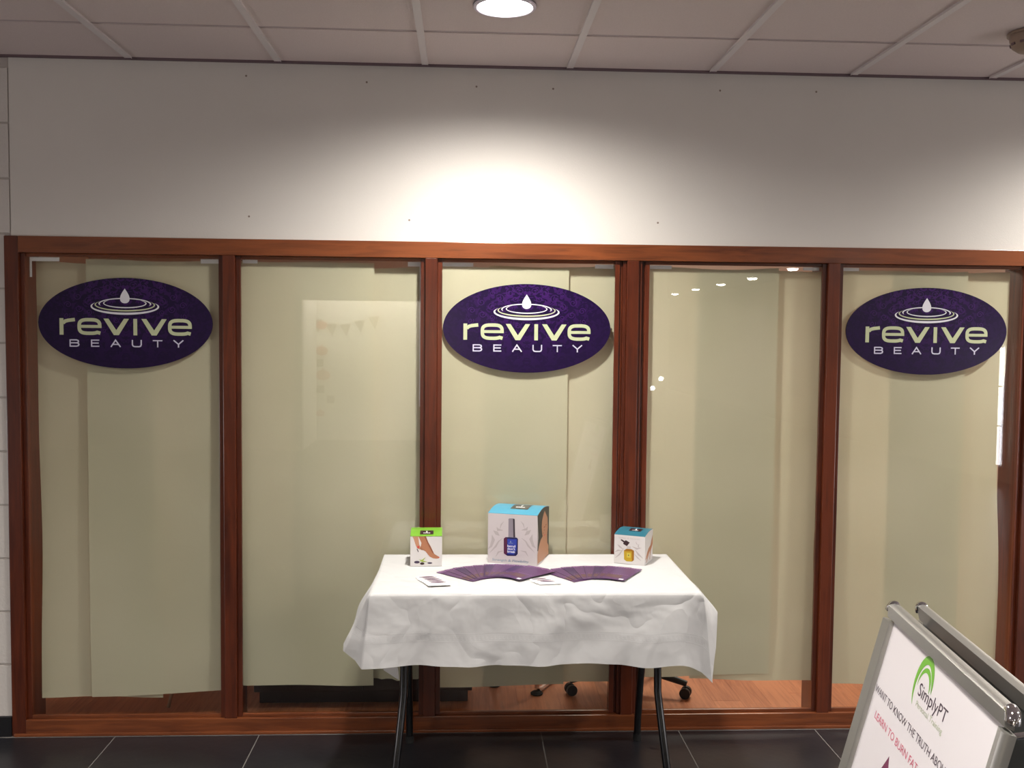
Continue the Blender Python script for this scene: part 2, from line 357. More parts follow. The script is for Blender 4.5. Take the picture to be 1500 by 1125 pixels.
# ---- back wall: plastered panel above the screen, painted block to the left
wb = tag(bpy.data.objects.new('wall_back', None), kind='structure', label='white plaster wall above the glazed screen, painted blockwork at its left end'); C.objects.link(wb)
XL, XR, ZT = -1.887, 2.50, 2.096
MB().box(-1.862, 6.4, .012, .16, ZT, H).box(XR, 6.4, .012, .16, 0, ZT).build('plaster_panel', M_wall, wb)
MB().box(-6, -1.887, .016, .16, 0, H).box(-1.887, -1.864, .016, .16, ZT, H).build('joint_bed', M_joint, wb)
zj = [-.145+.225*k for k in range(14)]
for k in range(13):
    z0, z1 = max(zj[k]+.004, .0), min(zj[k+1]-.004, H-.002)
    if z1 <= z0+.02: continue
    xr = XL+.0 if z1 < ZT+.02 else -1.8665
    x = xr; first = .44 if k % 2 else .22
    while x > -4.6:
        x1 = x; x0 = x-(first-.006); first = .44
        MB().box(x0, x1, .010, .02, z0, z1).build('block', M_block, wb, bevel=.002); x = x0-.006
hole = None
for (hx, hz) in [(-.904, 2.765), (.045, 2.742), (.366, 2.74), (1.073, 2.748), (1.486, 2.752), (-.895, 2.19), (-.232, 2.185), (.818, 2.19), (-.41, 2.75)]:
    if hole is None: hole = MB().lathe([(.004, 0), (.0045, .0015)], 8).build('screw_hole', mat('plug_mark', (140, 126, 114), rough=.9), wb); 
    o = hole if hole.location.length == 0 else inst(hole, wb, (0, 0, 0))
    o.location = (hx, .012, hz); o.rotation_euler = (math.pi/2, 0, 0)
tag(MB().box(-6, XL-.001, -.004, .010, 0, .085).build('baseboard_left', M_skirt, bevel=.002), kind='structure', label='black skirting board left of the wooden screen')
tag(MB().box(XR+.001, 6.4, -.004, .012, 0, .085).build('baseboard_right', M_skirt, bevel=.002), kind='structure', label='black skirting board right of the wooden screen')

# ---- rest of the hall (seen only as reflections in the glass)
M_hall = mat('hall_paint', (176, 164, 148), rough=.8)
tag(MB().box(-6.1, -6, -26, .2, 0, H).build('wall_left', M_hall), kind='structure', label='plain left wall of the hall')
tag(MB().box(6.4, 6.5, -26, .2, 0, H).build('wall_right', M_hall), kind='structure', label='plain right wall of the hall')
tag(MB().box(-6, -2.3, -9.95, -9.8, 0, H).box(-.35, 2.93, -9.95, -9.8, 0, H).box(-2.3, -.35, -9.95, -9.8, 2.15, H).box(2.83, 2.93, -26, -9.95, 0, H).build('wall_front', M_hall), kind='structure', label='opposite wall with a lit alcove')
tag(MB().box(2.93, 6.4, -26.1, -26, 0, H).build('wall_far', M_hall), kind='structure', label='end wall of the corridor')
al = MB().box(-2.4, -.25, -11.3, -11.2, 0, 2.6).box(-2.4, -2.3, -11.2, -9.95, 0, 2.6).box(-.35, -.25, -11.2, -9.95, 0, 2.6).box(-2.3, -.35, -11.2, -9.95, 2.56, 2.6)
tag(al.build('wall_alcove', mat('alcove_white', (232, 226, 218), rough=.8)), kind='structure', label='white walls of the lit alcove')

# ---- glazed timber screen
ws = tag(bpy.data.objects.new('window_1', None), kind='structure', label='five-pane glazed screen in red-brown varnished timber'); C.objects.link(ws)
D = .20
JW = .056
part(MB().box(XL, XL+JW, 0, D, 0, ZT), 'jamb', M_woodV, ws, bevel=.0025)
part(MB().box(XR-JW, XR, 0, D, 0, ZT), 'jamb', M_woodV, ws, bevel=.0025)
part(MB().box(XL+JW, XR-JW, 0, D, 2.028, ZT), 'head_rail', M_woodH, ws, bevel=.0025)
part(MB().box(XL+JW, XR-JW, 0, .055, 0, .068), 'bottom_rail', M_woodH, ws, bevel=.0025)
part(MB().box(XL+.01, XR-.01, -.008, 0, 0, .013), 'floor_bead', M_woodH, ws, bevel=.003)
MUL = [-.978, -.138, .7145, 1.5825]
for i, x in enumerate(MUL):
    mb = MB().box(x-.0255, x+.0255, .0005, .055, .068, 2.028).box(x-.0255, x+.0255, .0553, D, 0, 2.028)
    o = part(mb, 'mullion', M_woodV, ws, bevel=.0025)
    if i == 2:
        for s in (-1, 1):
            a, b = sorted((x+s*.0256, x+s*.041)); part(MB().box(a, b, .014, .055, .068, 2.028).box(a, b, .0553, D, 0, 2.028), 'mullion_cheek', M_woodV, ws, bevel=.002)
            a, b = sorted((x+s*.0411, x+s*.054)); part(MB().box(a, b, .028, .055, .068, 2.028).box(a, b, .0553, D, 0, 2.028), 'mullion_cheek', M_woodV, ws, bevel=.002)
edges = [XL+JW] + [e for i, x in enumerate(MUL) for e in ((x-.0255, x+.0255) if i != 2 else (x-.054, x+.054))] + [XR-JW]
OP = [(edges[2*i], edges[2*i+1]) for i in range(5)]
for (a, b) in OP:
    bw = .020
    for (y0, y1) in ((.018, .0335),):
        part(MB().box(a, a+bw, y0, y1, .068, 2.028), 'glazing_bead', M_woodV, ws, bevel=.002)
        part(MB().box(b-bw, b, y0, y1, .068, 2.028), 'glazing_bead', M_woodV, ws, bevel=.002)
        part(MB().box(a+bw, b-bw, .0265, y1, 2.014, 2.028), 'glazing_bead', M_woodH, ws, bevel=.002)
        part(MB().box(a+bw, b-bw, y0, y1, .068, .082), 'glazing_bead', M_woodH, ws, bevel=.002)
    part(MB().box(a+.002, b-.002, .034, .039, .07, 2.026), 'glass_pane', M_glass, ws)

# ---- treatment room behind the screen
rf = tag(bpy.data.objects.new('floor', None), kind='structure', label='orange-brown laminate plank floor behind the glass'); C.objects.link(rf)
pw = .16; src = None
for i in range(-20, 28):
    for j in range(2):
        ln_ = 1.2; off = (i*0.37) % 1.2
        y0 = .056+j*ln_-off; y1 = y0+ln_-.0015
        y0 = max(y0, .056)
        if y1 < .15: continue
        MB().box(i*pw*.82, i*pw*.82+pw*.82-.0006, y0, y1, -.010, 0).build('plank', M_lam, rf)
MB().box(-2.9, 3.7, .056, 3.7, -.05, -.0105).build('plank_bed', M_lam, rf)
MB().box(-2.9, 3.7, .9, 3.7, -.0105, -.0002).build('far_planks', M_lam, rf)
M_room = mat('room_paint', (190, 170, 160), rough=.85)
tag(MB().box(-2.9, 3.7, 3.6, 3.7, 0, 2.62).build('wall_room', M_room), kind='structure', label='pale wall of the room behind the screen')
tag(MB().box(-3.0, -2.9, .16, 3.7, 0, 2.62).build('wall_room_left', M_room), kind='structure', label='left wall of the room behind the screen')
tag(MB().box(3.7, 3.8, .16, 3.7, 0, 2.62).build('wall_room_right', M_room), kind='structure', label='right wall of the room behind the screen')
tag(MB().box(-3.0, 3.8, .16, 3.7, 2.6, 2.7).build('ceiling', M_room), kind='structure', label='ceiling of the room behind the screen')

# ================================================================== THINGS
# ---- downlights
POS = ['directly over the table']
M_lens2 = mat('lamp_dome', (255, 255, 255), emit=(1, .97, .95), estr=40)
def downlight(x, y, label, group=None, dome=False):
    t = thing('ceiling_downlight', (x, y, H), label, 'light', group)
    part(MB().lathe([(.107, -.001), (.106, -.006), (.096, -.008), (.0925, -.003), (.0925, .002), (.107, .002)], 40), 'trim_ring', M_trimring, t, smooth=True)
    part(MB().lathe([(.092, -.004), (.086, -.028), (.06, -.042), (.001, -.046)] if dome else [(.092, -.004), (.06, -.0055), (.001, -.006)], 40), 'lens', M_lens2 if dome else M_lens, t, smooth=True)
    return t
ordn = ['first', 'second', 'third', 'fourth', 'fifth', 'sixth', 'seventh', 'eighth', 'ninth', 'tenth', 'eleventh', 'twelfth']
labs = ['round recessed white downlight glowing in the ceiling above the table',
        'round downlight in the ceiling just right of the view, by the wall',
        'round downlight above where the photographer stands', 'round downlight right of the photographer', 'round downlight left of the photographer',
        'first round downlight of the corridor row', 'round downlight across the hall at the left', 'round downlight across the hall at the centre', 'second round downlight of the corridor row']
for i, (x, y, p_) in enumerate(LIGHTS):
    downlight(x, y, labs[i] if i < len(labs) else ordn[i-7]+' round downlight of the corridor row', 'corridor downlights' if i >= len(labs) else None, i >= 9)
    spot((x, y, H-(.06 if i >= 9 else .03)), p_, 163 if i < 2 else 165)

# ---- smoke detector
t = thing('smoke_detector', (2.045, -.625, H), 'beige round smoke detector on the ceiling at the top right', 'detector')
part(MB().lathe([(.082, -.008), (.082, 0)], 32), 'base', M_beige, t, smooth=True)
part(MB().lathe([(.026, -.070), (.045, -.065), (.064, -.050), (.073, -.024), (.073, -.008)], 32), 'sensor_body', M_beige, t, smooth=True)
for k in range(10):
    q = k*math.pi/5; c_, s_ = math.cos(q), math.sin(q)
    part(MB().box(.060, .0705, -.010, .010, -.044, -.036), 'vent_slot', M_dark, t).rotation_euler = (0, 0, q)

# ---- papers
rnd = random.Random(3)
def paper(x0, x1, zb0, zb1, zt, y, seed, label, curl=None, ragged=0):
    x0, x1 = x0*.9925, x1*.9925; zb0, zb1, zt = (1.72+(q-1.72)*.9925 for q in (zb0, zb1, zt))
    r = random.Random(seed); nx, nz = 24, 60; ph = [r.uniform(0, 6.28) for _ in range(8)]; mb = MB(); vs = []
    for j in range(nz+1):
        v = j/nz
        for i in range(nx+1):
            u = i/nx; x = x0+(x1-x0)*u; zb = zb0+(zb1-zb0)*u + ragged*.004*math.sin(u*31+ph[0])*math.sin(u*13+ph[1])
            zt_ = zt - .006*math.sin(u*3.1)*abs(math.sin(ph[2])) + .003*math.sin(u*7+ph[3])
            z = zb+(zt_-zb)*v
            loose = max(.1, 1-v*1.05)
            d = .003*math.sin(x*9+ph[4]+v*2.5)*loose + .002*math.sin(x*17+z*3+ph[5])*loose + .0012*math.sin(z*5+ph[6])
            if v < .25: d += .006*(1-v/.25)**2*(1+math.sin(u*6+ph[7]))
            yy_ = max(y+d, .0405) if y < .05 else max(y+d, .0615)
            xx = x
            if curl:
                side, amt = curl
                e = u if side > 0 else 1-u
                xx -= side*amt*math.sin(v*math.pi*1.0)**2*e*(.6+.4*math.sin(v*9+ph[1]))
            vs.append((xx, yy_, z))
    fs = [(j*(nx+1)+i, j*(nx+1)+i+1, (j+1)*(nx+1)+i+1, (j+1)*(nx+1)+i) for j in range(nz) for i in range(nx)]
    mb.add(vs, fs); o = mb.build('paper_sheet', M_paper, smooth=False)
    o.data.polygons.foreach_set('use_smooth', [True]*len(o.data.polygons))
    return tag(o, label, 'paper')
YF, YB = .0465, .068
paper(-1.802, -1.29, .128, .125, 2.000, YB, 1, 'cream lining paper sheet along the left side of the leftmost pane', curl=(-1, .012))
paper(-1.588, -1.022, .134, .158, 2.008, YF, 2, 'cream lining paper sheet filling the right two thirds of the leftmost pane')
paper(-.945, -.383, .180, .176, 2.012, YF, 3, 'wide cream lining paper sheet at the left of the second pane from left')
paper(-.70, -.172, .188, .198, 1.993, YB, 4, 'cream lining paper sheet at the right of the second pane from left, ragged bottom', curl=(1, .012), ragged=2)
paper(-.097, .450, .165, .172, 1.999, YF, 5, 'cream lining paper sheet behind the table at the left of the middle pane')
paper(.107, .664, .172, .18, 2.004, YB, 6, 'cream lining paper sheet behind the table at the right of the middle pane')
paper(.800, 1.366, .205, .212, 2.008, YF, 7, 'lining paper sheet at the left of the fourth pane, its lower edge creased')
paper(1.015, 1.585, .186, .172, 2.002, YB, 8, 'lining paper sheet at the right of the fourth pane, bowed at its right edge', curl=(1, .045))
paper(1.640, 2.210, .165, .155, 2.006, YF, 9, 'lining paper sheet at the left of the rightmost pane behind the poster stand')
paper(1.870, 2.412, .16, .165, 2.004, YB, 10, 'lining paper sheet at the right edge of the rightmost pane', curl=(1, .03))

# ---- tape strips at the top corners of the papers
def tape(x0, x1, z0, z1, label, down=None):
    x0, x1 = x0*.994, x1*.994; z0 -= .004; z1 += .001
    if down: down = (down[0]*.994, down[1]*.994, down[2])
    mb = MB().box(x0, x1, .0394, .0400, z0, z1)
    if down:
        a, b, zz = down; mb.box(a, b, .0394, .0400, zz, z0)
    return tag(mb.build('tape_strip', M_tape), label, 'tape')
tape(-1.812, -1.690, 2.000, 2.0115, 'pale tape strip in the top left corner of the leftmost pane', (-1.812, -1.803, 1.93))
tape(-1.108, -1.022, 1.999, 2.0115, 'pale tape strip in the top right corner of the leftmost pane')
tape(-.934, -.872, 2.002, 2.0115, 'bright tape strip in the top left corner of the second pane')
tape(-.240, -.181, 1.998, 2.0115, 'pale tape strip bending down the top right corner of the second pane', (-.190, -.181, 1.40))
tape(-.095, .038, 2.000, 2.0115, 'greyish tape strip in the top left corner of the middle pane')
tape(.560, .640, 1.999, 2.0115, 'bright white tape strip in the top right corner of the middle pane')
tape(.788, .892, 2.001, 2.0115, 'bright white tape strip in the top left corner of the fourth pane')
tape(1.468, 1.538, 2.003, 2.0115, 'pale tape strip in the top right corner of the fourth pane')
tape(1.628, 1.715, 2.003, 2.0115, 'pale tape strip in the top left corner of the rightmost pane')

# ---- oval signs
def ell(cx_, cz_, rx, rz, t): return (cx_+rx*math.cos(t), cz_+rz*math.sin(t))
def sign(x, z, label):
    t = thing('oval_sign', (x*.993, .0285, z), label, 'sign', None)
    k = .000531                 # metres per artwork unit
    U = lambda a, b: ((a-730)*k, (450-b)*k)
    n = 96; pts = [(.357*math.cos(2*math.pi*i/n), .1885*math.sin(2*math.pi*i/n)) for i in range(n)]
    fnb = lambda a, b, h: (a, .005-h, b)
    part(MB().prism(pts, fnb, .005), 'board', M_purple, t)
    fn = lambda a, b, h: (a, -.0002-h, b)
    fl_ = MB()
    rr = random.Random(11)
    def spiral(cx_, cz_, r_, turns, start, dirn):
        for mir in (1, -1):
            P_ = []
            for i in range(22):
                f = i/21; q = start+dirn*turns*2*math.pi*f; rad = r_*(1-f*.85)
                P_.append((mir*(cx_+rad*math.cos(q)), cz_+rad*math.sin(q)))
            fl_.stroke(P_, .0022, lambda a, b, h: (a, -.0001-h, b), .00015)
    for (cx_, cz_, r_, st, dr) in [(.03, .158, .016, 0, 1), (.075, .150, .018, 1.5, -1), (.052, .125, .013, 3, 1), (.115, .125, .02, .5, 1), (.15, .09, .018, 2, -1),
                                   (.10, .085, .013, 4, 1), (.195, .11, .017, 1, -1), (.19, .06, .016, 3, 1), (.235, .075, .015, 0, 1), (.15, .148, .012, 2, 1), (.15, .045, .013, 5, -1), (.24, .03, .014, 2.5, 1), (.04, .01, .012, 1, 1), (.09, -.03, .014, 2, -1)]:
        spiral(cx_, cz_, r_, 1.4, st, dr)
    part(fl_, 'damask_scrollwork', M_damask, t)['kind'] = 'stuff'
    # ripples
    tk_ = [.0003]
    def arc(cx_, cz_, rx, rz, w0, w1, a0, a1, mname, m_):
        N = 60; L = []; R = []; mb = MB()
        for i in range(N+1):
            q = math.radians(a0+(a1-a0)*i/N); f = (1-math.sin(q))/2; e = min(1, min(i, N-i)/6+.12) if a1-a0 < 359 else 1
            wd = (w0+(w1-w0)*f)*e/2
            L.append(U(cx_+(rx+wd*1.3)*math.cos(q), cz_-(rz+wd)*math.sin(q))); R.append(U(cx_+(rx-wd*1.3)*math.cos(q), cz_-(rz-wd)*math.sin(q)))
        tk_[0] += .00006; mb.strip(L, R, fn, tk_[0]); part(mb, mname, m_, t)
    arc(725, 318, 258, 57, 3, 17, 152, 388, 'ripple', M_drop)
    arc(725, 306, 228, 46, 3, 12, 148, 392, 'ripple', M_cream)
    arc(725, 299, 198, 43, 8, 10, -18, 198, 'ripple', M_drop)
    arc(725, 294, 163, 34, 4, 9, 138, 402, 'ripple', M_drop)
    dp = []
    for i in range(40):
        q = 2*math.pi*i/40
        yy_ = math.cos(q); wx = math.sin(q)*(1-.0*yy_)*((1-yy_)/2)**.62 * 1.25 if yy_ > -1 else 0
        dp.append(U(725+41*wx*.98, 236-58*yy_))
    part(MB().prism(dp, fn, .0007), 'water_drop', M_drop, t)
    lt = MB(); letters = []
    def nl():
        nonlocal lt
        if lt.v: letters.append(lt)
        tk[0] = .0005
        lt = MB(); return lt
    W = 28; tk = [.0005]
    def nt2(): tk[0] += .00007; return tk[0]
    def st(ps, w_=W): lt.stroke([U(*p) for p in ps], w_*k, fn, nt2())
    def rect(a, b, c, d, mb=None): (mb or lt).prism([U(a, b), U(a, d), U(c, d), U(c, b)], fn, nt2())
    rect(221, 415, 251, 544); st([(248, 452), (266, 437), (290, 431), (339, 425)], 27); nl()
    for cx_ in (451, 1149):
        rect(cx_-79, 466, cx_+90, 489)
        ps = [(cx_+79, 489), (cx_+79, 474)]
        for i in range(0, 50):
            q = math.radians(10+(309-10)*i/49)
            c_, s_ = math.cos(q), math.sin(q)
            ps.append((cx_+79*math.copysign(abs(c_)**.62, c_), 478-53*math.copysign(abs(s_)**.62, s_)))
        ps.append((cx_+83, 530)); st(ps, 27); nl()
    for cx_ in (657, 949):
        lt.prism([U(cx_+a, b) for a, b in ((-98, 415), (-60, 415), (0, 505), (60, 415), (98, 415), (19, 544), (-19, 544))], fn, .0006); nl()
    rect(789, 415, 818, 544); nl()
    for q_ in letters: part(q_, 'large_letter', M_cream, t)
    lb = MB(); w2 = 9.5; small = []
    def ns():
        nonlocal lb
        small.append(lb); lb = MB(); tk[0] = .0005
    def sb(ps): lb.stroke([U(*p) for p in ps], w2*k, fn, nt2())
    def rb(a, b, c, d): rect(a, b, c, d, lb)
    # B
    rb(296, 580, 305, 637); sb([(305, 584), (350, 584), (363, 589), (365, 597), (361, 604), (350, 607), (305, 607)]); sb([(350, 607), (364, 611), (368, 620), (363, 629), (350, 633), (305, 633)]); ns()
    rb(461, 580, 470, 637); rb(470, 580, 525, 589); rb(470, 603, 520, 612); rb(470, 628, 525, 637); ns()
    sb([(614, 637), (650, 583), (688, 637)]); rb(630, 612, 672, 621); ns()
    sb([(780, 580), (780, 618), (786, 629), (798, 633), (832, 633), (843, 629), (848, 618), (848, 580)]); ns()
    rb(938, 580, 1012, 589); rb(971, 589, 980, 637); ns()
    sb([(1099, 580), (1137, 612)]); sb([(1174, 580), (1137, 612)]); rb(1132, 608, 1142, 637); ns()
    for q_ in small: part(q_, 'small_letter', M_lav, t)
    return t
sign(-1.4185, 1.742, 'purple oval beauty salon sign with ripple logo on the leftmost pane')
sign(.2700, 1.737, 'purple oval beauty salon sign with ripple logo on the middle pane above the table')
sign(2.0210, 1.742, 'purple oval beauty salon sign with ripple logo on the rightmost pane')

# ---- folding table
TX0, TX1, TY0, TY1 = -.329, .874, -.634, -.024
ft = thing('folding_table', (.2725, -.33, 0), 'folding table on black tubular metal legs under the white cloth', 'table')
ox, oy = .2725, -.33
part(MB().box(TX0-ox, TX1-ox, TY0-oy, TY1-oy, TZ-.034, TZ-.004), 'tabletop', M_table, ft, bevel=.006)
part(MB().box(TX0-ox+.03, TX1-ox-.03, TY0-oy+.03, TY0-oy+.05, TZ-.06, TZ-.0345).box(TX0-ox+.03, TX1-ox-.03, TY1-oy-.05, TY1-oy-.03, TZ-.06, TZ-.0345), 'side_rail', M_blk, ft)
for s, lx in ((-1, -.215), (1, .745)):
    x = lx-ox; yb_, yf_ = -.135-oy, -.585-oy
    sp_ = .03*s
    part(MB().tube([(x-.0, -.50-oy, TZ-.06), (x+.0, -.50-oy, .52), (x+.002*s, -.505-oy, .36), (x+sp_*.35, -.535-oy, .26), (x+sp_*.9, -.575-oy, .10), (x+sp_*1.0, -.585-oy, .0155)], .0148), 'leg', M_blk, ft, smooth=True)
    part(MB().tube([(x-.0, -.20-oy, TZ-.06), (x+.0, -.20-oy, .52), (x, -.19-oy, .36), (x, -.155-oy, .26), (x+.0, -.115-oy, .10), (x, -.105-oy, .0155)], .0148), 'leg', M_blk, ft, smooth=True)
    for yy_, xx in ((-.585-oy, x+sp_), (-.105-oy, x)):
        part(MB().lathe([(.017, .0005), (.018, .01), (.0165, .03), (.0145, .032)], 16, (xx, yy_, 0)), 'foot_cap', M_rub, ft, smooth=True)
    part(MB().tube([(x, -.50-oy, .50), (x, -.20-oy, .50)], .010), 'crossbar', M_blk, ft, smooth=True)
    part(MB().tube([(x, -.35-oy, .50), (x-s*.14, -.35-oy, .61), (x-s*.30, -.35-oy, TZ-.04)], .0085), 'brace', M_blk, ft, smooth=True)

# ---- tablecloth
def cloth():
    X0, X1, Y0, Y1 = -.335, .880, -.640, -.018
    # (perimeter point, bottom point, bulge)
    cp_ = [((X0, Y1), (-.345, -.022, .34), 0), ((X0, -.08), (-.325, -.08, .30), 0), ((X0, -.17), (-.255, -.17, .29), .0), ((X0, -.25), (-.265, -.25, .40), .0), ((X0, -.33), (-.35, -.33, .52), .01),
           ((X0, -.42), (-.375, -.42, .60), .015), ((X0, -.52), (-.40, -.50, .61), .022), ((X0, -.60), (-.432, -.575, .575), .0), ((X0, Y0), (-.354, -.668, .512), 0),
           ((-.28, Y0), (-.285, -.672, .514), 0), ((-.15, Y0), (-.155, -.655, .520), 0), ((.02, Y0), (.02, -.668, .515), 0), ((.15, Y0), (.15, -.655, .519), 0), ((.30, Y0), (.30, -.668, .516), 0),
           ((.42, Y0), (.42, -.656, .523), 0), ((.55, Y0), (.55, -.660, .520), 0), ((.68, Y0), (.68, -.670, .508), 0), ((.78, Y0), (.80, -.668, .517), 0), ((X1, Y0), (.885, -.640, .478), .0),
           ((X1, -.59), (.935, -.590, .428), .004), ((X1, -.545), (.958, -.545, .54), .008), ((X1, -.50), (.968, -.50, .665), .006), ((X1, -.44), (.925, -.44, .60), .0), ((X1, -.38), (.93, -.38, .52), .0), ((X1, -.25), (.91, -.25, .50), .01), ((X1, -.12), (.92, -.12, .47), 0), ((X1, Y1), (.90, -.022, .43), 0),
           ((.6, Y1), (.6, -.010, .50), 0), ((.3, Y1), (.3, -.010, .50), 0), ((.0, Y1), (.0, -.010, .51), 0), ((-.2, Y1), (-.2, -.010, .50), 0)]
    n = len(cp_); sub = 12; ring = []
    for i in range(n):
        p0, p1, p2, p3 = (cp_[(i+k-1) % n] for k in range(4))
        for s_ in range(sub):
            f = s_/sub
            tp = [p1[0][k]*(1-f)+p2[0][k]*f for k in range(2)]
            bt = [p1[1][k]*(1-f)+p2[1][k]*f for k in range(3)] if (i in (6, 7, 8, 18, 19, 20, 21) or i < 3) else [.5*((2*p1[1][k])+(-p0[1][k]+p2[1][k])*f+(2*p0[1][k]-5*p1[1][k]+4*p2[1][k]-p3[1][k])*f*f+(-p0[1][k]+3*p1[1][k]-3*p2[1][k]+p3[1][k])*f**3) for k in range(3)]
            bt[1] = min(bt[1], -.010)
            ring.append((tp, bt, p1[2]*(1-f)+p2[2]*f))
    N = len(ring); cx_, cy_ = (X0+X1)/2, (Y0+Y1)/2
    vs = []; uvs = []; per = 0; pers = []
    for i in range(N):
        pers.append(per); a, b = ring[i][0], ring[(i+1) % N][0]; per += math.dist(a, b)
    rows = []
    # top rings shrinking to the centre
    for q in (0., .25, .5, .75, .9, .97, .99):
        rows.append([(cx_+(r_[0][0]-cx_)*q, cy_+(r_[0][1]-cy_)*q, TZ + .0008*math.sin(r_[0][0]*20*q+3*q)*(q < .95)) for r_ in ring])
    uvrow = [-.4*(1-q) for q in (0., .25, .5, .75, .9, .97, .99)]
    nv = 26
    for j in range(1, nv+1):
        v = j/nv; row = []
        for i, (tp, bt, bl) in enumerate(ring):
            x = tp[0]+(bt[0]-tp[0])*v; y = tp[1]+(bt[1]-tp[1])*v; z = TZ-.003+(bt[2]-TZ+.003)*v
            o_ = Vector((tp[0]-cx_, (tp[1]-cy_)*1.9)).normalized()
            w_ = bl*math.sin(math.pi*v)
            s_ = pers[i]
            wob = (.004*math.sin(s_*23)+.003*math.sin(s_*51+1))*v*v if tp[1] < -.1 else 0
            fold = .0025*math.sin(s_*14+v*5)*math.sin(math.pi*v) if tp[1] < -.1 else 0
            x += o_.x*(w_+wob*.6+fold); y += o_.y*(w_+wob+fold) if tp[1] < -.1 else 0
            if tp[1] < -.6: y = min(y, -.6405)
            if tp[0] <= X0+.001: x = min(x, -.336+ (v*.09 if tp[1] > -.3 else 0))
            if tp[0] >= X1-.001: x = max(x, .881)
            row.append((x, y, z))
        rows.append(row); uvrow.append(v*.26)
    fs = []; me = bpy.data.meshes.new('tablecloth')
    for r_ in rows: vs += r_
    for j in range(len(rows)-1):
        for i in range(N): fs.append((j*N+i, j*N+(i+1) % N, (j+1)*N+(i+1) % N, (j+1)*N+i))
    me.from_pydata(vs, [], fs); uvl = me.uv_layers.new(name='UVMap')
    for p in me.polygons:
        for li in p.loop_indices:
            vi = me.loops[li].vertex_index; j, i = divmod(vi, N); u_ = pers[i]
            if i == 0 and (p.vertices[1] % N) == 0 and False: u_ = per
            uvl.data[li].uv = (u_, uvrow[j])
    me.polygons.foreach_set('use_smooth', [True]*len(me.polygons)); me.materials.append(M_cloth)
    bm = bmesh.new(); bm.from_mesh(me); bmesh.ops.remove_doubles(bm, verts=bm.verts, dist=1e-5); bmesh.ops.recalc_face_normals(bm, faces=bm.faces); bm.to_mesh(me); bm.free()
    o = bpy.data.objects.new('tablecloth', me); C.objects.link(o)
    return tag(o, 'white cotton cloth draped over the folding table, creased from folding', 'tablecloth')
cloth()

# ---- display boxes
GREEN = mat('box_green', (112, 166, 48), rough=.35); BLUE = mat('box_blue', (70, 148, 176), rough=.35); TEAL = mat('box_teal', (42, 106, 124), rough=.35)
BOXW = mat('box_white_card', (206, 202, 200), rough=.4); BOXG = mat('box_pale_grey_card', (198, 190, 190), rough=.4)
SKIN = mat('print_skin', (168, 112, 80), rough=.5); SKIN2 = mat('print_skin_light', (184, 134, 104), rough=.5); SKIND = mat('print_skin_shaded', (138, 80, 54), rough=.5)
BRN = mat('print_dark_brown', (50, 28, 30), rough=.4); GREYP = mat('print_grey', (186, 180, 176), rough=.5); GREYD = mat('print_warm_black', (58, 54, 48), rough=.5); GREYM = mat('print_mid_grey', (78, 76, 68), rough=.4)
NAVY = mat('print_navy', (26, 28, 78), rough=.3); MAR = mat('print_maroon', (84, 30, 62), rough=.3); ROYAL = mat('print_royal_blue', (44, 62, 160), rough=.3); SILV = mat('print_silver', (140, 132, 140), rough=.3); SILD = mat('print_silver_dark', (62, 54, 60), rough=.3)
SLATE = mat('print_blue_grey', (130, 148, 170), rough=.5); GOLD = mat('print_gold', (184, 152, 34), rough=.3); GOLDD = mat('print_amber', (150, 100, 16), rough=.3); LEMON = mat('print_lemon', (198, 184, 78), rough=.3)
NAIL = mat('print_red_nail', (196, 60, 56), rough=.4); PLUM = mat('print_plum', (62, 48, 74), rough=.4); LEAF = mat('print_leaf', (150, 176, 60), rough=.4)
def carton(x, y, w_, d_, h, arch, end, rz, top_m, body_m, label, z=TZ+.001):
    t = thing('display_box', (x, y, z), label, 'box', None, rz)
    # origin: front-left bottom corner; body with arched lid
    n = 12
    body = MB().box(0, w_, 0, d_, 0, h)
    # cheeks that follow the arch
    arcp = [(d_*i/n, h+arch*math.sin(math.pi*i/n)+end*i/n) for i in range(n+1)]
    for xx in (0, w_-.001):
        body.prism([(0, h)]+arcp[1:]+[(d_, h)], lambda a, b, q, xx=xx: (xx+q, a, b), .001)
    part(body, 'carton_body', body_m, t)
    lid = MB(); L = [(a, b) for a, b in arcp]; R = [(a, b+.0012) for a, b in arcp]
    lid.strip(L, R, lambda a, b, q: (q, a, b), w_); part(lid, 'lid', top_m, t, smooth=True)
    def onlid(u_, v_, hh):
        f = min(max(v_/d_, 0), 1)*n; i = min(int(f), n-1); g = f-i
        return (u_, v_, arcp[i][1]*(1-g)+arcp[i+1][1]*g+.0018+hh)
    front = lambda a, b, q: (a, -.0002-q, b)
    side = lambda a, b, q: (w_+.0002+q, a, b)
    return t, front, side, onlid
def lidlabel(t, onlid, u0_, u1_, v0_, v1_, m_):
    L = [(u0_, v0_+(v1_-v0_)*i/4) for i in range(5)]; R = [(u1_, v0_+(v1_-v0_)*i/4) for i in range(5)]
    part(MB().strip(L, R, onlid, .0003), 'lid_label', m_, t)
    cu, cv = (u0_+u1_)/2, (v0_+v1_)/2; s_ = (u1_-u0_); d_ = (v1_-v0_)
    o2 = lambda a, b, q: onlid(a, b, q+.0004)
    mb = MB().prism([(cu-.03*s_, cv-.05*d_), (cu+.03*s_, cv-.05*d_), (cu+.05*s_, cv+.28*d_), (cu, cv+.36*d_), (cu-.05*s_, cv+.28*d_)], o2, .0002)
    for k in range(-3, 4): mb.prism([(cu+k*.075*s_-.024*s_, cv-.28*d_), (cu+k*.075*s_+.024*s_, cv-.28*d_), (cu+k*.075*s_+.024*s_, cv-.14*d_), (cu+k*.075*s_-.024*s_, cv-.14*d_)], o2, .0002)
    part(mb, 'lid_emblem', M_white, t)['kind'] = 'stuff'
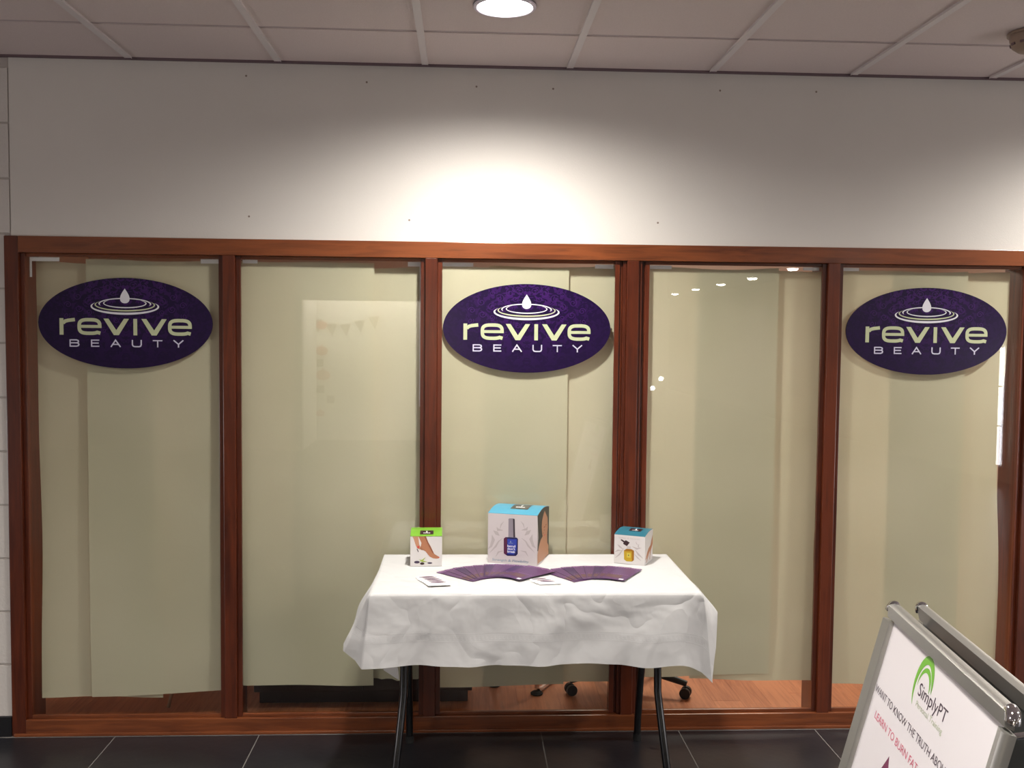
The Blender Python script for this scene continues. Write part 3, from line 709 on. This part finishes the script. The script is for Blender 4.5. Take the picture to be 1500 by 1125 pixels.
def pr(t, name, m_, fn, polys, h=.0002, scale=1, off=(0, 0)):
    for p in polys: part(MB().prism([(off[0]+a*scale, off[1]+b*scale) for a, b in p], fn, h), name, m_, t)
def ellp(cx_, cy_, a, b, n=18, rot=0):
    return [(cx_+a*math.cos(2*math.pi*i/n)*math.cos(rot)-b*math.sin(2*math.pi*i/n)*math.sin(rot), cy_+a*math.cos(2*math.pi*i/n)*math.sin(rot)+b*math.sin(2*math.pi*i/n)*math.cos(rot)) for i in range(n)]

# box 1: green lid, bare foot and olives.  artwork units: crop px, front face x 178..925, y 1065..325
t, F_, S_, O_ = carton(-.2085, -.232, .1265, .1265, .1215, .006, .009, math.radians(1), GREEN, BOXW, 'small white box with a green lid and a bare foot pictured')
part(MB().box(-.0004, .1269, -.0006, .0, .1215-.0005, .1225), 'lid_edge', GREEN, t)
u1 = lambda a, b: ((a-178)/747*.1265, (1065-b)/745*.1222)
poly = lambda L, f=u1: [f(a, b) for a, b in L]
pr(t, 'leg_picture', SKIN, F_, [poly([(365, 325), (545, 325), (600, 470), (660, 580), (710, 690), (740, 760), (800, 800), (862, 838), (868, 855), (840, 876), (790, 882), (720, 872), (640, 830), (590, 770), (540, 700), (490, 670), (430, 665), (415, 620), (430, 540), (440, 490), (400, 400)])])
pr(t, 'leg_shading', SKIND, lambda a, b, q: F_(a, b, q+.0003), [poly([(500, 325), (545, 325), (600, 470), (660, 580), (710, 690), (740, 760), (700, 740), (640, 620), (575, 480)])])
pr(t, 'hand_picture', SKIN2, F_, [poly([(225, 325), (362, 325), (375, 430), (385, 520), (415, 580), (470, 640), (430, 655), (370, 640), (340, 620), (310, 560), (290, 500), (260, 400)])])
pr(t, 'nail_picture', NAIL, lambda a, b, q: F_(a, b, q+.0003), [poly([(835, 838), (866, 838), (868, 855), (842, 862)]), poly([(345, 560), (390, 570), (385, 620), (345, 610)])])
pr(t, 'file_picture', SILD, F_, [poly([(325, 630), (350, 640), (378, 705), (360, 716)])])
pr(t, 'olive_picture', PLUM, F_, [[u1(*p) for p in ellp(335, 965, 66, 33)], [u1(*p) for p in ellp(640, 988, 58, 20)]])
pr(t, 'olive_picture', BRN, lambda a, b, q: F_(a, b, q+.0003), [[u1(*p) for p in ellp(460, 1000, 52, 30)]])
pr(t, 'olive_leaf_picture', LEAF, lambda a, b, q: F_(a, b, q+.0006), [poly([(375, 885), (450, 910), (545, 840), (480, 930), (585, 955), (470, 960), (400, 935), (430, 915)])])
lidlabel(t, O_, .038, .092, .014, .055, BRN)
tr = t
# box 2: big, blue lid, nail polish
t, F_, S_, O_ = carton(.104, -.172, .207, .215, .205, .013, .002, math.radians(-17.5), BLUE, BOXG, 'large pale grey box with a light blue lid and dark nail polish bottle pictured')
BW2 = .207
u2 = lambda a, b: ((a-165)/(925-165)*BW2, (1010+(a-165)*.075-b)/(760)*.205)
pr(t, 'bottle_cap_picture', SILV, F_, [poly([(482, 345), (500, 338), (560, 340), (578, 352), (588, 628), (482, 625)], u2)])
pr(t, 'bottle_cap_shading', SILD, lambda a, b, q: F_(a, b, q+.0003), [poly([(552, 345), (578, 352), (588, 628), (560, 628)], u2)])
pr(t, 'bottle_picture', NAVY, F_, [poly([(412, 645), (440, 622), (610, 632), (632, 655), (630, 880), (600, 912), (470, 908), (415, 870)], u2)])
pr(t, 'bottle_edge_picture', MAR, lambda a, b, q: F_(a, b, q+.0003), [poly([(412, 645), (440, 622), (462, 624), (462, 880), (440, 888), (415, 870)], u2)])
pr(t, 'bottle_label_picture', ROYAL, lambda a, b, q: F_(a, b, q+.0003), [poly([(468, 650), (612, 660), (610, 820), (575, 890), (470, 880)], u2)])
pr(t, 'bottle_label_emblem', SLATE, lambda a, b, q: F_(a, b, q+.0006), [poly([(519, 675), (532, 705), (505, 703)], u2), poly([(487, 712), (556, 717), (556, 723), (487, 718)], u2)])
for i, wd in enumerate(("bend", "don't", "break")):
    (ax, ay) = u2(468, 772+i*42)
    text_mesh(wd, 'label_lettering', M_white, t, lambda a, b, q, ax=ax, ay=ay: (ax+a, -.0002-q-.0006, ay+b), .0135, width=.033, bold=.012)
(ax, ay) = u2(230, 978)
text_mesh('Strength & Flexibility', 'slogan_lettering', SLATE, t, lambda a, b, q, ax=ax, ay=ay: (ax+a, -.0002-q, ay+b), .0145, width=.155, shear=.15)
GL = mat('print_flower_grey', (178, 170, 168), rough=.5)
flw = MB()
def sprig(pts, wd, fn=F_, f=u2): flw.stroke([f(*p) for p in pts], wd, fn, .00015)
for sgn, c0_ in ((-1, 540), (1, 540)):
    X = lambda a: a if sgn < 0 else 1080-a
    sprig([(X(410), 385), (X(370), 430), (X(350), 500)], [.001, .005, .001])
    sprig([(X(250), 520), (X(300), 560), (X(345), 600)], [.001, .016, .002])
    sprig([(X(300), 470), (X(320), 510), (X(395), 520)], [.001, .010, .002])
    sprig([(X(230), 590), (X(250), 660), (X(215), 760), (X(170), 800)], [.002, .014, .010, .001])
    sprig([(X(395), 640), (X(330), 690), (X(290), 760), (X(195), 860)], [.001, .005, .008, .001])
    sprig([(X(410), 830), (X(330), 850), (X(290), 920)], [.001, .006, .001])
part(flw, 'flower_picture', GL, t)['kind'] = 'stuff'
# side: face portrait on a dark ground
s2 = lambda a, b: (a*.215, b*.205)
pr(t, 'side_background', GREYD, S_, [[s2(0.02, .30), s2(0.10, .55), s2(0, .999)]+[(.215*f_, .205+.0125*math.sin(math.pi*f_)+.002*f_) for f_ in (.15, .3, .45, .6, .8)]+[s2(.999, 1.006), s2(.999, .005), s2(.7, .005)]])
pr(t, 'portrait_picture', SKIN2, lambda a, b, q: S_(a, b, q+.0003), [[s2(.04, .03), s2(.03, .22), s2(.14, .36), s2(.28, .46), s2(.46, .50), s2(.40, .56), s2(.36, .70), s2(.38, .82), s2(.50, .93), s2(.60, .99), s2(.72, .90), s2(.86, .80), s2(.90, .60), s2(.84, .45), s2(.86, .28), s2(.97, .20), s2(.97, .02), s2(.5, .01)]])
pr(t, 'portrait_shading', SKIND, lambda a, b, q: S_(a, b, q+.0006), [[s2(*p) for p in ellp(*e)] for e in ((.60, .66, .07, .012), (.58, .60, .05, .008), (.47, .56, .05, .006), (.72, .68, .05, .01))])
pr(t, 'lips_picture', NAIL, lambda a, b, q: S_(a, b, q+.0006), [[s2(*p) for p in ellp(.62, .49, .07, .014)]])
lidlabel(t, O_, .078, .152, .058, .150, GREYM)
# box 3: teal lid, dropper bottle
t, F_, S_, O_ = carton(.6235, -.178, .129, .129, .118, .006, .009, math.radians(-25), TEAL, BOXW, 'small white box with a teal lid and golden dropper bottle pictured')
u3 = lambda a, b: ((a-155)/(840-155)*.129, (1000+(a-155)*.12-b)/(712)*.118)
pr(t, 'dropper_picture', BRN, F_, [poly([(292, 432), (320, 415), (385, 462), (415, 440), (502, 500), (440, 590), (355, 530), (365, 495)], u3)])
pr(t, 'bottle_neck_picture', GREYP, F_, [poly([(440, 590), (525, 600), (525, 665), (440, 655)], u3)])
pr(t, 'oil_bottle_picture', GOLD, F_, [poly([(375, 695), (430, 655), (545, 668), (600, 705), (600, 940), (560, 975), (440, 968), (382, 920)], u3)])
pr(t, 'oil_bottle_shading', GOLDD, lambda a, b, q: F_(a, b, q+.0003), [poly([(550, 672), (600, 705), (600, 940), (560, 975), (552, 900)], u3), poly([(375, 695), (430, 655), (545, 668), (560, 720), (390, 715)], u3)])
pr(t, 'bottle_label_picture', LEMON, lambda a, b, q: F_(a, b, q+.0006), [poly([(440, 755), (525, 765), (525, 880), (440, 870)], u3)])
pr(t, 'bottle_label_emblem', SILD, lambda a, b, q: F_(a, b, q+.0009), [poly([(482, 790), (496, 832), (468, 830)], u3)])
(ax, ay) = u3(245, 386)
text_mesh('Soften & Nourish', 'slogan_lettering', GREYP, t, lambda a, b, q, ax=ax, ay=ay: (ax+a, -.0002-q, ay+b), .009, width=.090, shear=.15)
flw = MB()
for pts, wd in (([(230, 540), (280, 600), (350, 660)], [.001, .007, .001]), ([(180, 880), (270, 800), (370, 640)], [.001, .006, .001]), ([(170, 730), (240, 690), (330, 700)], [.001, .006, .001]), ([(640, 480), (650, 530), (700, 580)], [.001, .003, .001]),
                ([(710, 540), (690, 600), (730, 660)], [.001, .004, .001]), ([(560, 600), (660, 660), (760, 640)], [.001, .007, .001]), ([(620, 680), (700, 800), (800, 900)], [.001, .008, .001]), ([(610, 790), (680, 880), (760, 960)], [.001, .005, .001])):
    sprig(pts, wd, F_, u3)
part(flw, 'flower_picture', GL, t)['kind'] = 'stuff'
s3 = lambda a, b: (a*.129, b*.118)
pr(t, 'hand_picture', SKIN, S_, [[s3(.99, .88), s3(.82, .72), s3(.72, .58), s3(.45, .50), s3(.30, .40), s3(.12, .22), s3(.10, .16), s3(.24, .20), s3(.40, .30), s3(.18, .06), s3(.24, .06), s3(.42, .20), s3(.52, .32), s3(.66, .40), s3(.60, .10), s3(.64, .06), s3(.76, .38), s3(.84, .44), s3(.99, .56)]])
lidlabel(t, O_, .047, .098, .048, .086, BRN)

# ---- leaflet fans
LP = mat('leaflet_purple', (84, 52, 92), rough=.4); LPK = mat('leaflet_pink_edge', (140, 96, 142), rough=.4); LB = mat('leaflet_brown_picture', (92, 64, 64), rough=.4); LV = mat('leaflet_violet', (62, 38, 78), rough=.4)
LD = mat('leaflet_shadow_purple', (58, 32, 64), rough=.4)
def leaflet_src():
    t = thing('leaflet', (0, 0, 0))
    part(MB().box(-.0495, .0495, 0, .205, 0, .0004), 'sheet', LP, t)
    mb = MB()
    for k in range(9): mb.box(-.047+k*.0106, -.0395+k*.0106, .188+(k % 3)*.002, .200, .00042, .0005)
    part(mb, 'pink_band', LPK, t)['kind'] = 'stuff'
    part(MB().box(-.043, .020, .030, .072, .00042, .00052), 'photo', LB, t)
    mb = MB()
    for k in range(8): mb.box(-.038+k*.0095, -.032+k*.0095, .082, .086, .00042, .0005)
    part(mb, 'title_lettering', LPK, t)['kind'] = 'stuff'
    part(MB().box(.022, .040, .008, .022, .00042, .0005), 'logo_patch', M_white, t)
    part(MB().box(-.0495, -.0478, 0, .205, .00042, .00048), 'edge_line', LD, t)
    return t
def copy_thing(src_, label=None, group=None):
    c = src_.copy(); C.objects.link(c)
    for ch in list(src_.children):
        d = ch.copy(); C.objects.link(d); d.parent = c
    return c
lsrc = leaflet_src(); used = [False]
def fan(px, py, r0_, a0, a1, n, labs_, grp, zz=TZ+.0015):
    for i in range(n):
        f = i/(n-1); a = math.radians(a0+(a1-a0)*f)
        t = lsrc if not used[0] else copy_thing(lsrc)
        used[0] = True
        jr = random.Random(i*7+n).uniform(-.004, .004)
        t.location = (px+(r0_+jr)*math.cos(a), py+(r0_+jr)*math.sin(a), zz+i*.0007); t.rotation_euler = (0, 0, a-math.pi/2)
        t['label'] = labs_(i, n); t['category'] = 'leaflet'; t['group'] = grp
        for ch in t.children:
            if ch.name.startswith('sheet') and i % 3 == 2: ch.material_slots[0].link = 'OBJECT'; ch.material_slots[0].material = LV
        if i < n-1:
            for ch in list(t.children):
                if ch.name.startswith('logo_patch') and t is not lsrc: bpy.data.objects.remove(ch)
ordn = ['first', 'second', 'third', 'fourth', 'fifth', 'sixth', 'seventh', 'eighth', 'ninth', 'tenth', 'eleventh', 'twelfth']
fan(.128, -.500, .075, 134, 42, 11, lambda i, n: ('purple leaflet at the left end and bottom of the fan before the nail polish box' if i == 0 else 'purple leaflet on top of the fan before the nail polish box, at its right end' if i == n-1 else ordn[i]+' purple leaflet from the left in the fan before the nail polish box'), 'purple leaflets fanned out in front of the large box')
fan(.520, -.555, .105, 122, 60, 8, lambda i, n: ('purple leaflet at the left end and bottom of the right-hand fan' if i == 0 else 'purple leaflet on top of the right-hand fan, at its right end' if i == n-1 else ordn[i]+' purple leaflet from the left in the right-hand fan'), 'purple leaflets fanned out at the right of the table')

# ---- business cards
CW = mat('card_white', (236, 234, 232), rough=.5)
t0 = thing('business_card', (0, 0, 0)); part(MB().box(-.0425, .0425, -.0275, .0275, 0, .0005), 'card', CW, t0)
mb = MB(); mb.prism(ellp(0, .0155, .031, .0075, 20), lambda a, b, q: (a, b, .0006+q), .0001); part(mb, 'printed_oval', mat('card_purple_print', (70, 26, 66), rough=.4), t0)
cards = [(-.132, -.420, 12), (-.122, -.440, 8), (-.112, -.460, 5), (-.103, -.481, 3), (-.095, -.502, 3), (-.087, -.522, 4)]
for i, (x, y, a) in enumerate(cards):
    c = t0 if i == 0 else copy_thing(t0); c.location = (x, y, TZ+.0015+i*.0008); c.rotation_euler = (0, 0, math.radians(a+4))
    tag(c, ('white business card at the back of the spread near the green-lidded box' if i == 0 else 'white business card at the front of the spread near the table edge at left' if i == len(cards)-1 else ordn[i]+' white business card from the back in the left-hand spread'), 'card', 'business cards spread at the left of the table')
for i, (x, y, a) in enumerate([(.300, -.455, 16), (.314, -.478, 11), (.326, -.500, 8)]):
    c = copy_thing(t0); c.location = (x, y, TZ+.0015+i*.0008); c.rotation_euler = (0, 0, math.radians(a))
    tag(c, ['rear white business card of the small stack between the two leaflet fans', 'middle white business card of the small stack between the two leaflet fans', 'front white business card of the small stack between the two leaflet fans'][i], 'card', 'business cards between the leaflet fans')

# ---- poster stand (A-board)
tl = math.radians(14.2)
ut = Vector((-.128, -.9918, 0)); nt_ = Vector((-.9918, .128, 0))
dn = nt_*math.sin(tl)-Vector((0, 0, 1))*math.cos(tl)
nrm = ut.cross(dn).normalized()
if nrm.dot(nt_) < 0: nrm = -nrm
TLp = Vector((.933, -2.081, 1.105))
PW, PH = .562, 1.02
apex = TLp+ut*(PW/2)-dn*.045-nrm*.03
base = Vector((apex.x+.03, apex.y, 0))
ab = thing('poster_stand', base, 'double-sided aluminium snap-frame poster stand at the lower right with a personal training poster', 'sign')
def panel(fn, front=True):
    fwid = .034
    def prf(flip):
        p_ = [(0, .001), (.06, .006), (.5, .010), (.80, .0125), (.93, .0085), (1, .001)]
        return [(1-a, b) for a, b in reversed(p_)] if flip else p_
    # rails: outer frame with a rounded face
    def rail(u0_, u1_, v0_, v1_, horiz, nm='frame_rail'):
        mb = MB(); n = 6
        if horiz: sec = [(v0_+(v1_-v0_)*p_, h_) for p_, h_ in prf(v0_ < 0)]; mb.strip([(a, b) for a, b in sec], [(a, -.010) for a, b in sec], lambda a, b, q: fn(u0_+q, a, b), u1_-u0_)
        else: sec = [(u0_+(u1_-u0_)*p_, h_) for p_, h_ in prf(u0_ < 0)]; mb.strip([(a, b) for a, b in sec], [(a, -.010) for a, b in sec], lambda a, b, q: fn(a, v0_+q, b), v1_-v0_)
        return part(mb, nm, M_alu, ab, smooth=True)
    rail(-.020, PW+.020, -fwid, 0, True); rail(-.020, PW+.020, PH, PH+fwid, True)
    rail(-fwid, 0, .004, PH-.004, False); rail(PW, PW+fwid, .004, PH-.004, False)
    for cu, cv in ((-.021, -.021), (PW+.021, -.021), (-.021, PH+.021), (PW+.021, PH+.021)):
        su = 1 if cu > 0 else -1; sv = 1 if cv > 0 else -1
        mb = MB(); N = 10; P0 = []
        # curved chrome corner cap
        pts_ = [fn(cu+su*(-.006+.013*math.sin(q)), cv+sv*(-.006+.013*math.cos(q)), 0.0) for q in [math.pi/2*i/N-.25+(.5*i/N) for i in range(N+1)]]
        mb.tube(pts_, [.008]+[.0125]*(N-1)+[.008], 12); part(mb, 'corner_cap', M_chrome, ab, smooth=True)
    b_ = MB().add([fn(a, b, q) for q in (-.009, -.005) for a, b in ((0, 0), (PW, 0), (PW, PH), (0, PH))], [(0, 1, 2, 3), (4, 7, 6, 5), (0, 4, 5, 1), (1, 5, 6, 2), (2, 6, 7, 3), (3, 7, 4, 0)])
    part(b_, 'back_panel', M_alud, ab)
fA = lambda a, b, q: tuple(TLp+ut*a+dn*b+nrm*q-base)
panel(fA)
# second panel mirrored about the apex plane
dn2 = Vector((-dn.x, -dn.y, dn.z)); n2 = Vector((-nrm.x, -nrm.y, nrm.z)); TL2 = TLp - nt_*.072
fB = lambda a, b, q: tuple(TL2+ut*a+dn2*b+n2*q-base)
panel(fB)
# hinge bars and feet
for a in (-.01, PW+.01):
    p1 = Vector(fA(a, .015, -.012)); p2 = Vector(fB(a, .015, -.012))
    part(MB().tube([p1, (p1+p2)/2+Vector((0, 0, .006)), p2], .006), 'hinge', M_chrome, ab, smooth=True)
for fn_ in (fA, fB):
    for a in (-.017, PW+.017):
        p = Vector(fn_(a, PH+fwid if False else PH+.034, -.003)); part(MB().tube([p, (p.x, p.y, .0005)], .011), 'foot', M_rub, ab, smooth=True)
PST = mat('poster_paper', (222, 216, 218), rough=.35)
mb = MB(); nu, nv = 24, 24; vs = []
for j in range(nv+1):
    for i in range(nu+1):
        a, b = PW*i/nu, PH*j/nv; e = min(i, nu-i, j, nv-j)
        vs.append(fA(a, b, -.004 + (.0002*math.sin(a*40+b*9)*math.exp(-b*7) if e > 0 else 0)))
mb.add(vs, [(j*(nu+1)+i, j*(nu+1)+i+1, (j+1)*(nu+1)+i+1, (j+1)*(nu+1)+i) for j in range(nv) for i in range(nu)])
po = part(mb, 'poster', PST, ab); po.data.polygons.foreach_set('use_smooth', [True]*len(po.data.polygons))
# printing
PG = mat('poster_green', (112, 176, 56), rough=.4); PGL = mat('poster_pale_green', (176, 186, 156), rough=.4); PT = mat('poster_charcoal', (76, 62, 74), rough=.4); PR = mat('poster_red', (206, 96, 122), rough=.4); PM = mat('poster_maroon', (120, 52, 84), rough=.4)
Q = -.0037
fP = lambda a, b, q: fA(a, b, Q+q)
def crescent(cx_, cy_, rx, ry, a0, a1, w_, rot=0):
    L = []; R = []; N = 40
    for i in range(N+1):
        f = i/N; q = math.radians(a0+(a1-a0)*f); wd = w_*max(0, math.sin(math.pi*f**.85))**.8
        for lst, k_ in ((L, 1), (R, 0)):
            x_ = (rx-wd*(1-k_))*math.cos(q); y_ = -(ry-wd*1.0*(1-k_))*math.sin(q)
            lst.append((cx_+x_*math.cos(rot)-y_*math.sin(rot), cy_+x_*math.sin(rot)+y_*math.cos(rot)))
    return L, R
L, R = crescent(.230, .060, .044, .058, -2, 236, .017); part(MB().strip(L, R, fP, .0002), 'logo_swoosh', PG, ab)
L, R = crescent(.234, .062, .031, .037, -5, 192, .010); part(MB().strip(L, R, fP, .0002), 'logo_swoosh', PG, ab)
tx = lambda u_, v_: (lambda a, b, q: fP(u_+a, v_-b, .0003))
text_mesh('SimplyPT', 'logo_letter', PT, ab, tx(.216, .083), .036, width=.147, split=True)
text_mesh('Personal Training', 'logo_letter', PGL, ab, tx(.222, .104), .016, width=.140, split=True)
text_mesh('WANT TO KNOW THE TRUTH ABOUT', 'heading_letter', PT, ab, tx(.006, .157), .0225, width=.425, split=True)
text_mesh('LEARN TO BURN FAT LIKE', 'heading_letter', PR, ab, tx(.042, .203), .0225, width=.325, split=True)
part(MB().prism([(.175, .232), (.215, .30), (.135, .30)], fP, .0002), 'printed_triangle', PM, ab)

# ---- things in the room behind the paper
cb = thing('cabinet', (-.45, .52, 0), 'dark low cabinet standing behind the papered second and middle panes', 'cabinet')
DK = mat('dark_cabinet', (44, 26, 22), rough=.5)
part(MB().box(-.50, .50, -.20, .25, .06, .80), 'carcass', DK, cb, bevel=.004); part(MB().box(-.48, .48, -.17, .22, 0, .06), 'plinth', DK, cb)
for x0_ in (-.495, .005):
    d_ = part(MB().box(x0_, x0_+.49, -.219, -.2005, .07, .79), 'door', DK, cb, bevel=.003)
    part(MB().tube([(x0_+.245, -.222, .70), (x0_+.245, -.235, .70), (x0_+.345, -.235, .70), (x0_+.345, -.222, .70)], .005), 'handle', M_chrome, d_, smooth=True)
def office_chair(loc, rz, label):
    c = thing('office_chair', loc, label, 'chair', None, rz)
    for k in range(5):
        q = k*2*math.pi/5; dx, dy = math.cos(q), math.sin(q)
        part(MB().tube([(dx*.03, dy*.03, .115), (dx*.16, dy*.16, .098), (dx*.29, dy*.29, .068)], [.026, .02, .014]), 'base_arm', M_plas, c, smooth=True)
        cx_, cy_ = dx*.285, dy*.285
        w1 = MB()
        for s_ in (-1, 1):
            p = Vector((cx_-dy*s_*.016, cy_+dx*s_*.016, .026)); e = Vector((-dy*s_*.009, dx*s_*.009, 0)); w1.tube([p-e, p+e], .0255, 18)
        part(w1, 'caster', M_plas, c, smooth=True)
    part(MB().tube([(0, 0, .09), (0, 0, .40)], .026), 'gas_column', M_plas, c, smooth=True)
    part(MB().box(-.23, .23, -.22, .22, .40, .47), 'seat', M_plas, c, bevel=.03); part(MB().box(-.21, .21, .20, .25, .55, 1.0), 'backrest', M_plas, c, bevel=.02)
    part(MB().box(-.03, .03, .20, .24, .42, .60), 'back_bracket', M_plas, c)
office_chair((.799, .481, 0), math.radians(-23.7), 'black office chair on casters behind the fourth pane, seen below the paper')
sc = thing('side_chair', (.405, .74, 0), 'chair on chrome tube legs, one dark foot seen below the middle pane paper', 'chair', None, math.radians(-30))
for s_ in (-1, 1):
    part(MB().tube([(s_*.11, -.25, .49), (s_*.11, -.28, .46), (s_*.115, -.29, .03), (s_*.115, -.25, .012), (s_*.115, .18, .012)], .0115), 'sled_leg', M_chrome, sc, smooth=True)
    part(MB().lathe([(.028, .0005), (.03, .006), (.02, .014)], 18, (s_*.115, -.292, 0)), 'foot_pad', M_rub, sc, smooth=True)
part(MB().box(-.15, .15, -.26, .14, .49, .53), 'seat', M_plas, sc, bevel=.012); part(MB().box(-.15, .15, .19, .22, .60, .88), 'backrest', M_plas, sc, bevel=.01)
for s_ in (-1, 1): part(MB().tube([(s_*.115, .18, .012), (s_*.15, .20, .45), (s_*.15, .21, .60)], .0105), 'back_leg', M_chrome, sc, smooth=True)
so = thing('wooden_stool', (-1.22, .55, 0), 'small wooden stool behind the leftmost pane, one pale leg seen below the paper', 'stool')
PWD = mat('pale_wood', (176, 140, 112), rough=.5)
part(MB().lathe([(.15, .40), (.155, .41), (.155, .43), (.15, .435)], 32), 'seat', PWD, so, smooth=True)
for dx, dy in ((-.11, -.25), (.17, .15), (-.17, .15), (.17, -.12)): part(MB().tube([(dx*.4, dy*.4, .40), (dx, dy, 0)], [.014, .008], 10), 'leg', PWD, so, smooth=True)

# ---- things across the hall, seen as faint reflections
PB = mat('bunting_brown', (112, 88, 66), rough=.8); PO = mat('paper_orange', (196, 92, 52), rough=.8)
b_ = thing('bunting', (-1.85, -11.19, 1.80), 'brown paper bunting on the alcove wall across the hall', 'bunting')
for i in range(5):
    x_ = .22*i-.44; z_ = .06*abs(i-1.5)-.02; part(MB().prism([(x_-.085, z_), (x_+.085, z_+.02), (x_+.02, z_-.19)], lambda a, b, q: (a, q, b), .003), 'flag', PB, b_)
for i, (x_, z_, r_, m_) in enumerate([(-2.22, 1.80, .09, PO), (-2.22, 1.40, .10, PO), (-2.20, 1.02, .115, PO), (-2.24, .42, .07, PO)]):
    mb = MB(); mb.prism(ellp(0, 0, r_, r_*.72, 20), lambda a, b, q: (a, q, b), .004); mb.box(-.01, .01, 0, .004, r_*.6, r_*1.0)
    o = mb.build('paper_pumpkin', m_); o.location = (x_, -11.19, z_); tag(o, ['top', 'second', 'third', 'lowest'][i]+' orange paper pumpkin stuck on the alcove wall across the hall', 'decoration')
for i, (x_, z_) in enumerate([(-2.25, 1.21), (-2.24, .80), (-2.08, .64)]):
    o = MB().box(-.06, .06, 0, .004, -.06, .06).build('card_square', PB); o.location = (x_, -11.19, z_); tag(o, ['upper', 'middle', 'lower'][i]+' brown square card stuck on the alcove wall across the hall', 'decoration')
tu = thing('tube_light', (6.39, -7.0, .2), 'vertical white light tube on the right-hand hall wall, mirrored in the rightmost pane', 'light')
for k in range(3): part(MB().tube([(-.06, 0, .47*k+.01), (-.06, 0, .47*k+.46)], .022), 'tube', mat('tube_glow', (255, 255, 255), emit=(.95, .95, 1), estr=12), tu, smooth=True)
part(MB().box(-.035, -.005, -.04, .04, -.02, 1.43), 'backplate', M_white, tu)
for i, (x_, z_) in enumerate([(2.73, .93), (2.85, 1.07)]):
    l_ = thing('wall_lamp', (x_, -9.80, z_), ['lower', 'upper'][i]+' small round lamp on the opposite hall wall', 'light')
    part(MB().lathe([(.05, 0), (.05, .02), (.035, .03)], 20), 'housing', M_white, l_, smooth=True).rotation_euler = (-math.pi/2, 0, 0)
    part(MB().lathe([(.034, .03), (.03, .045), (.001, .052)], 20), 'bulb', M_lens2, l_, smooth=True).rotation_euler = (-math.pi/2, 0, 0)
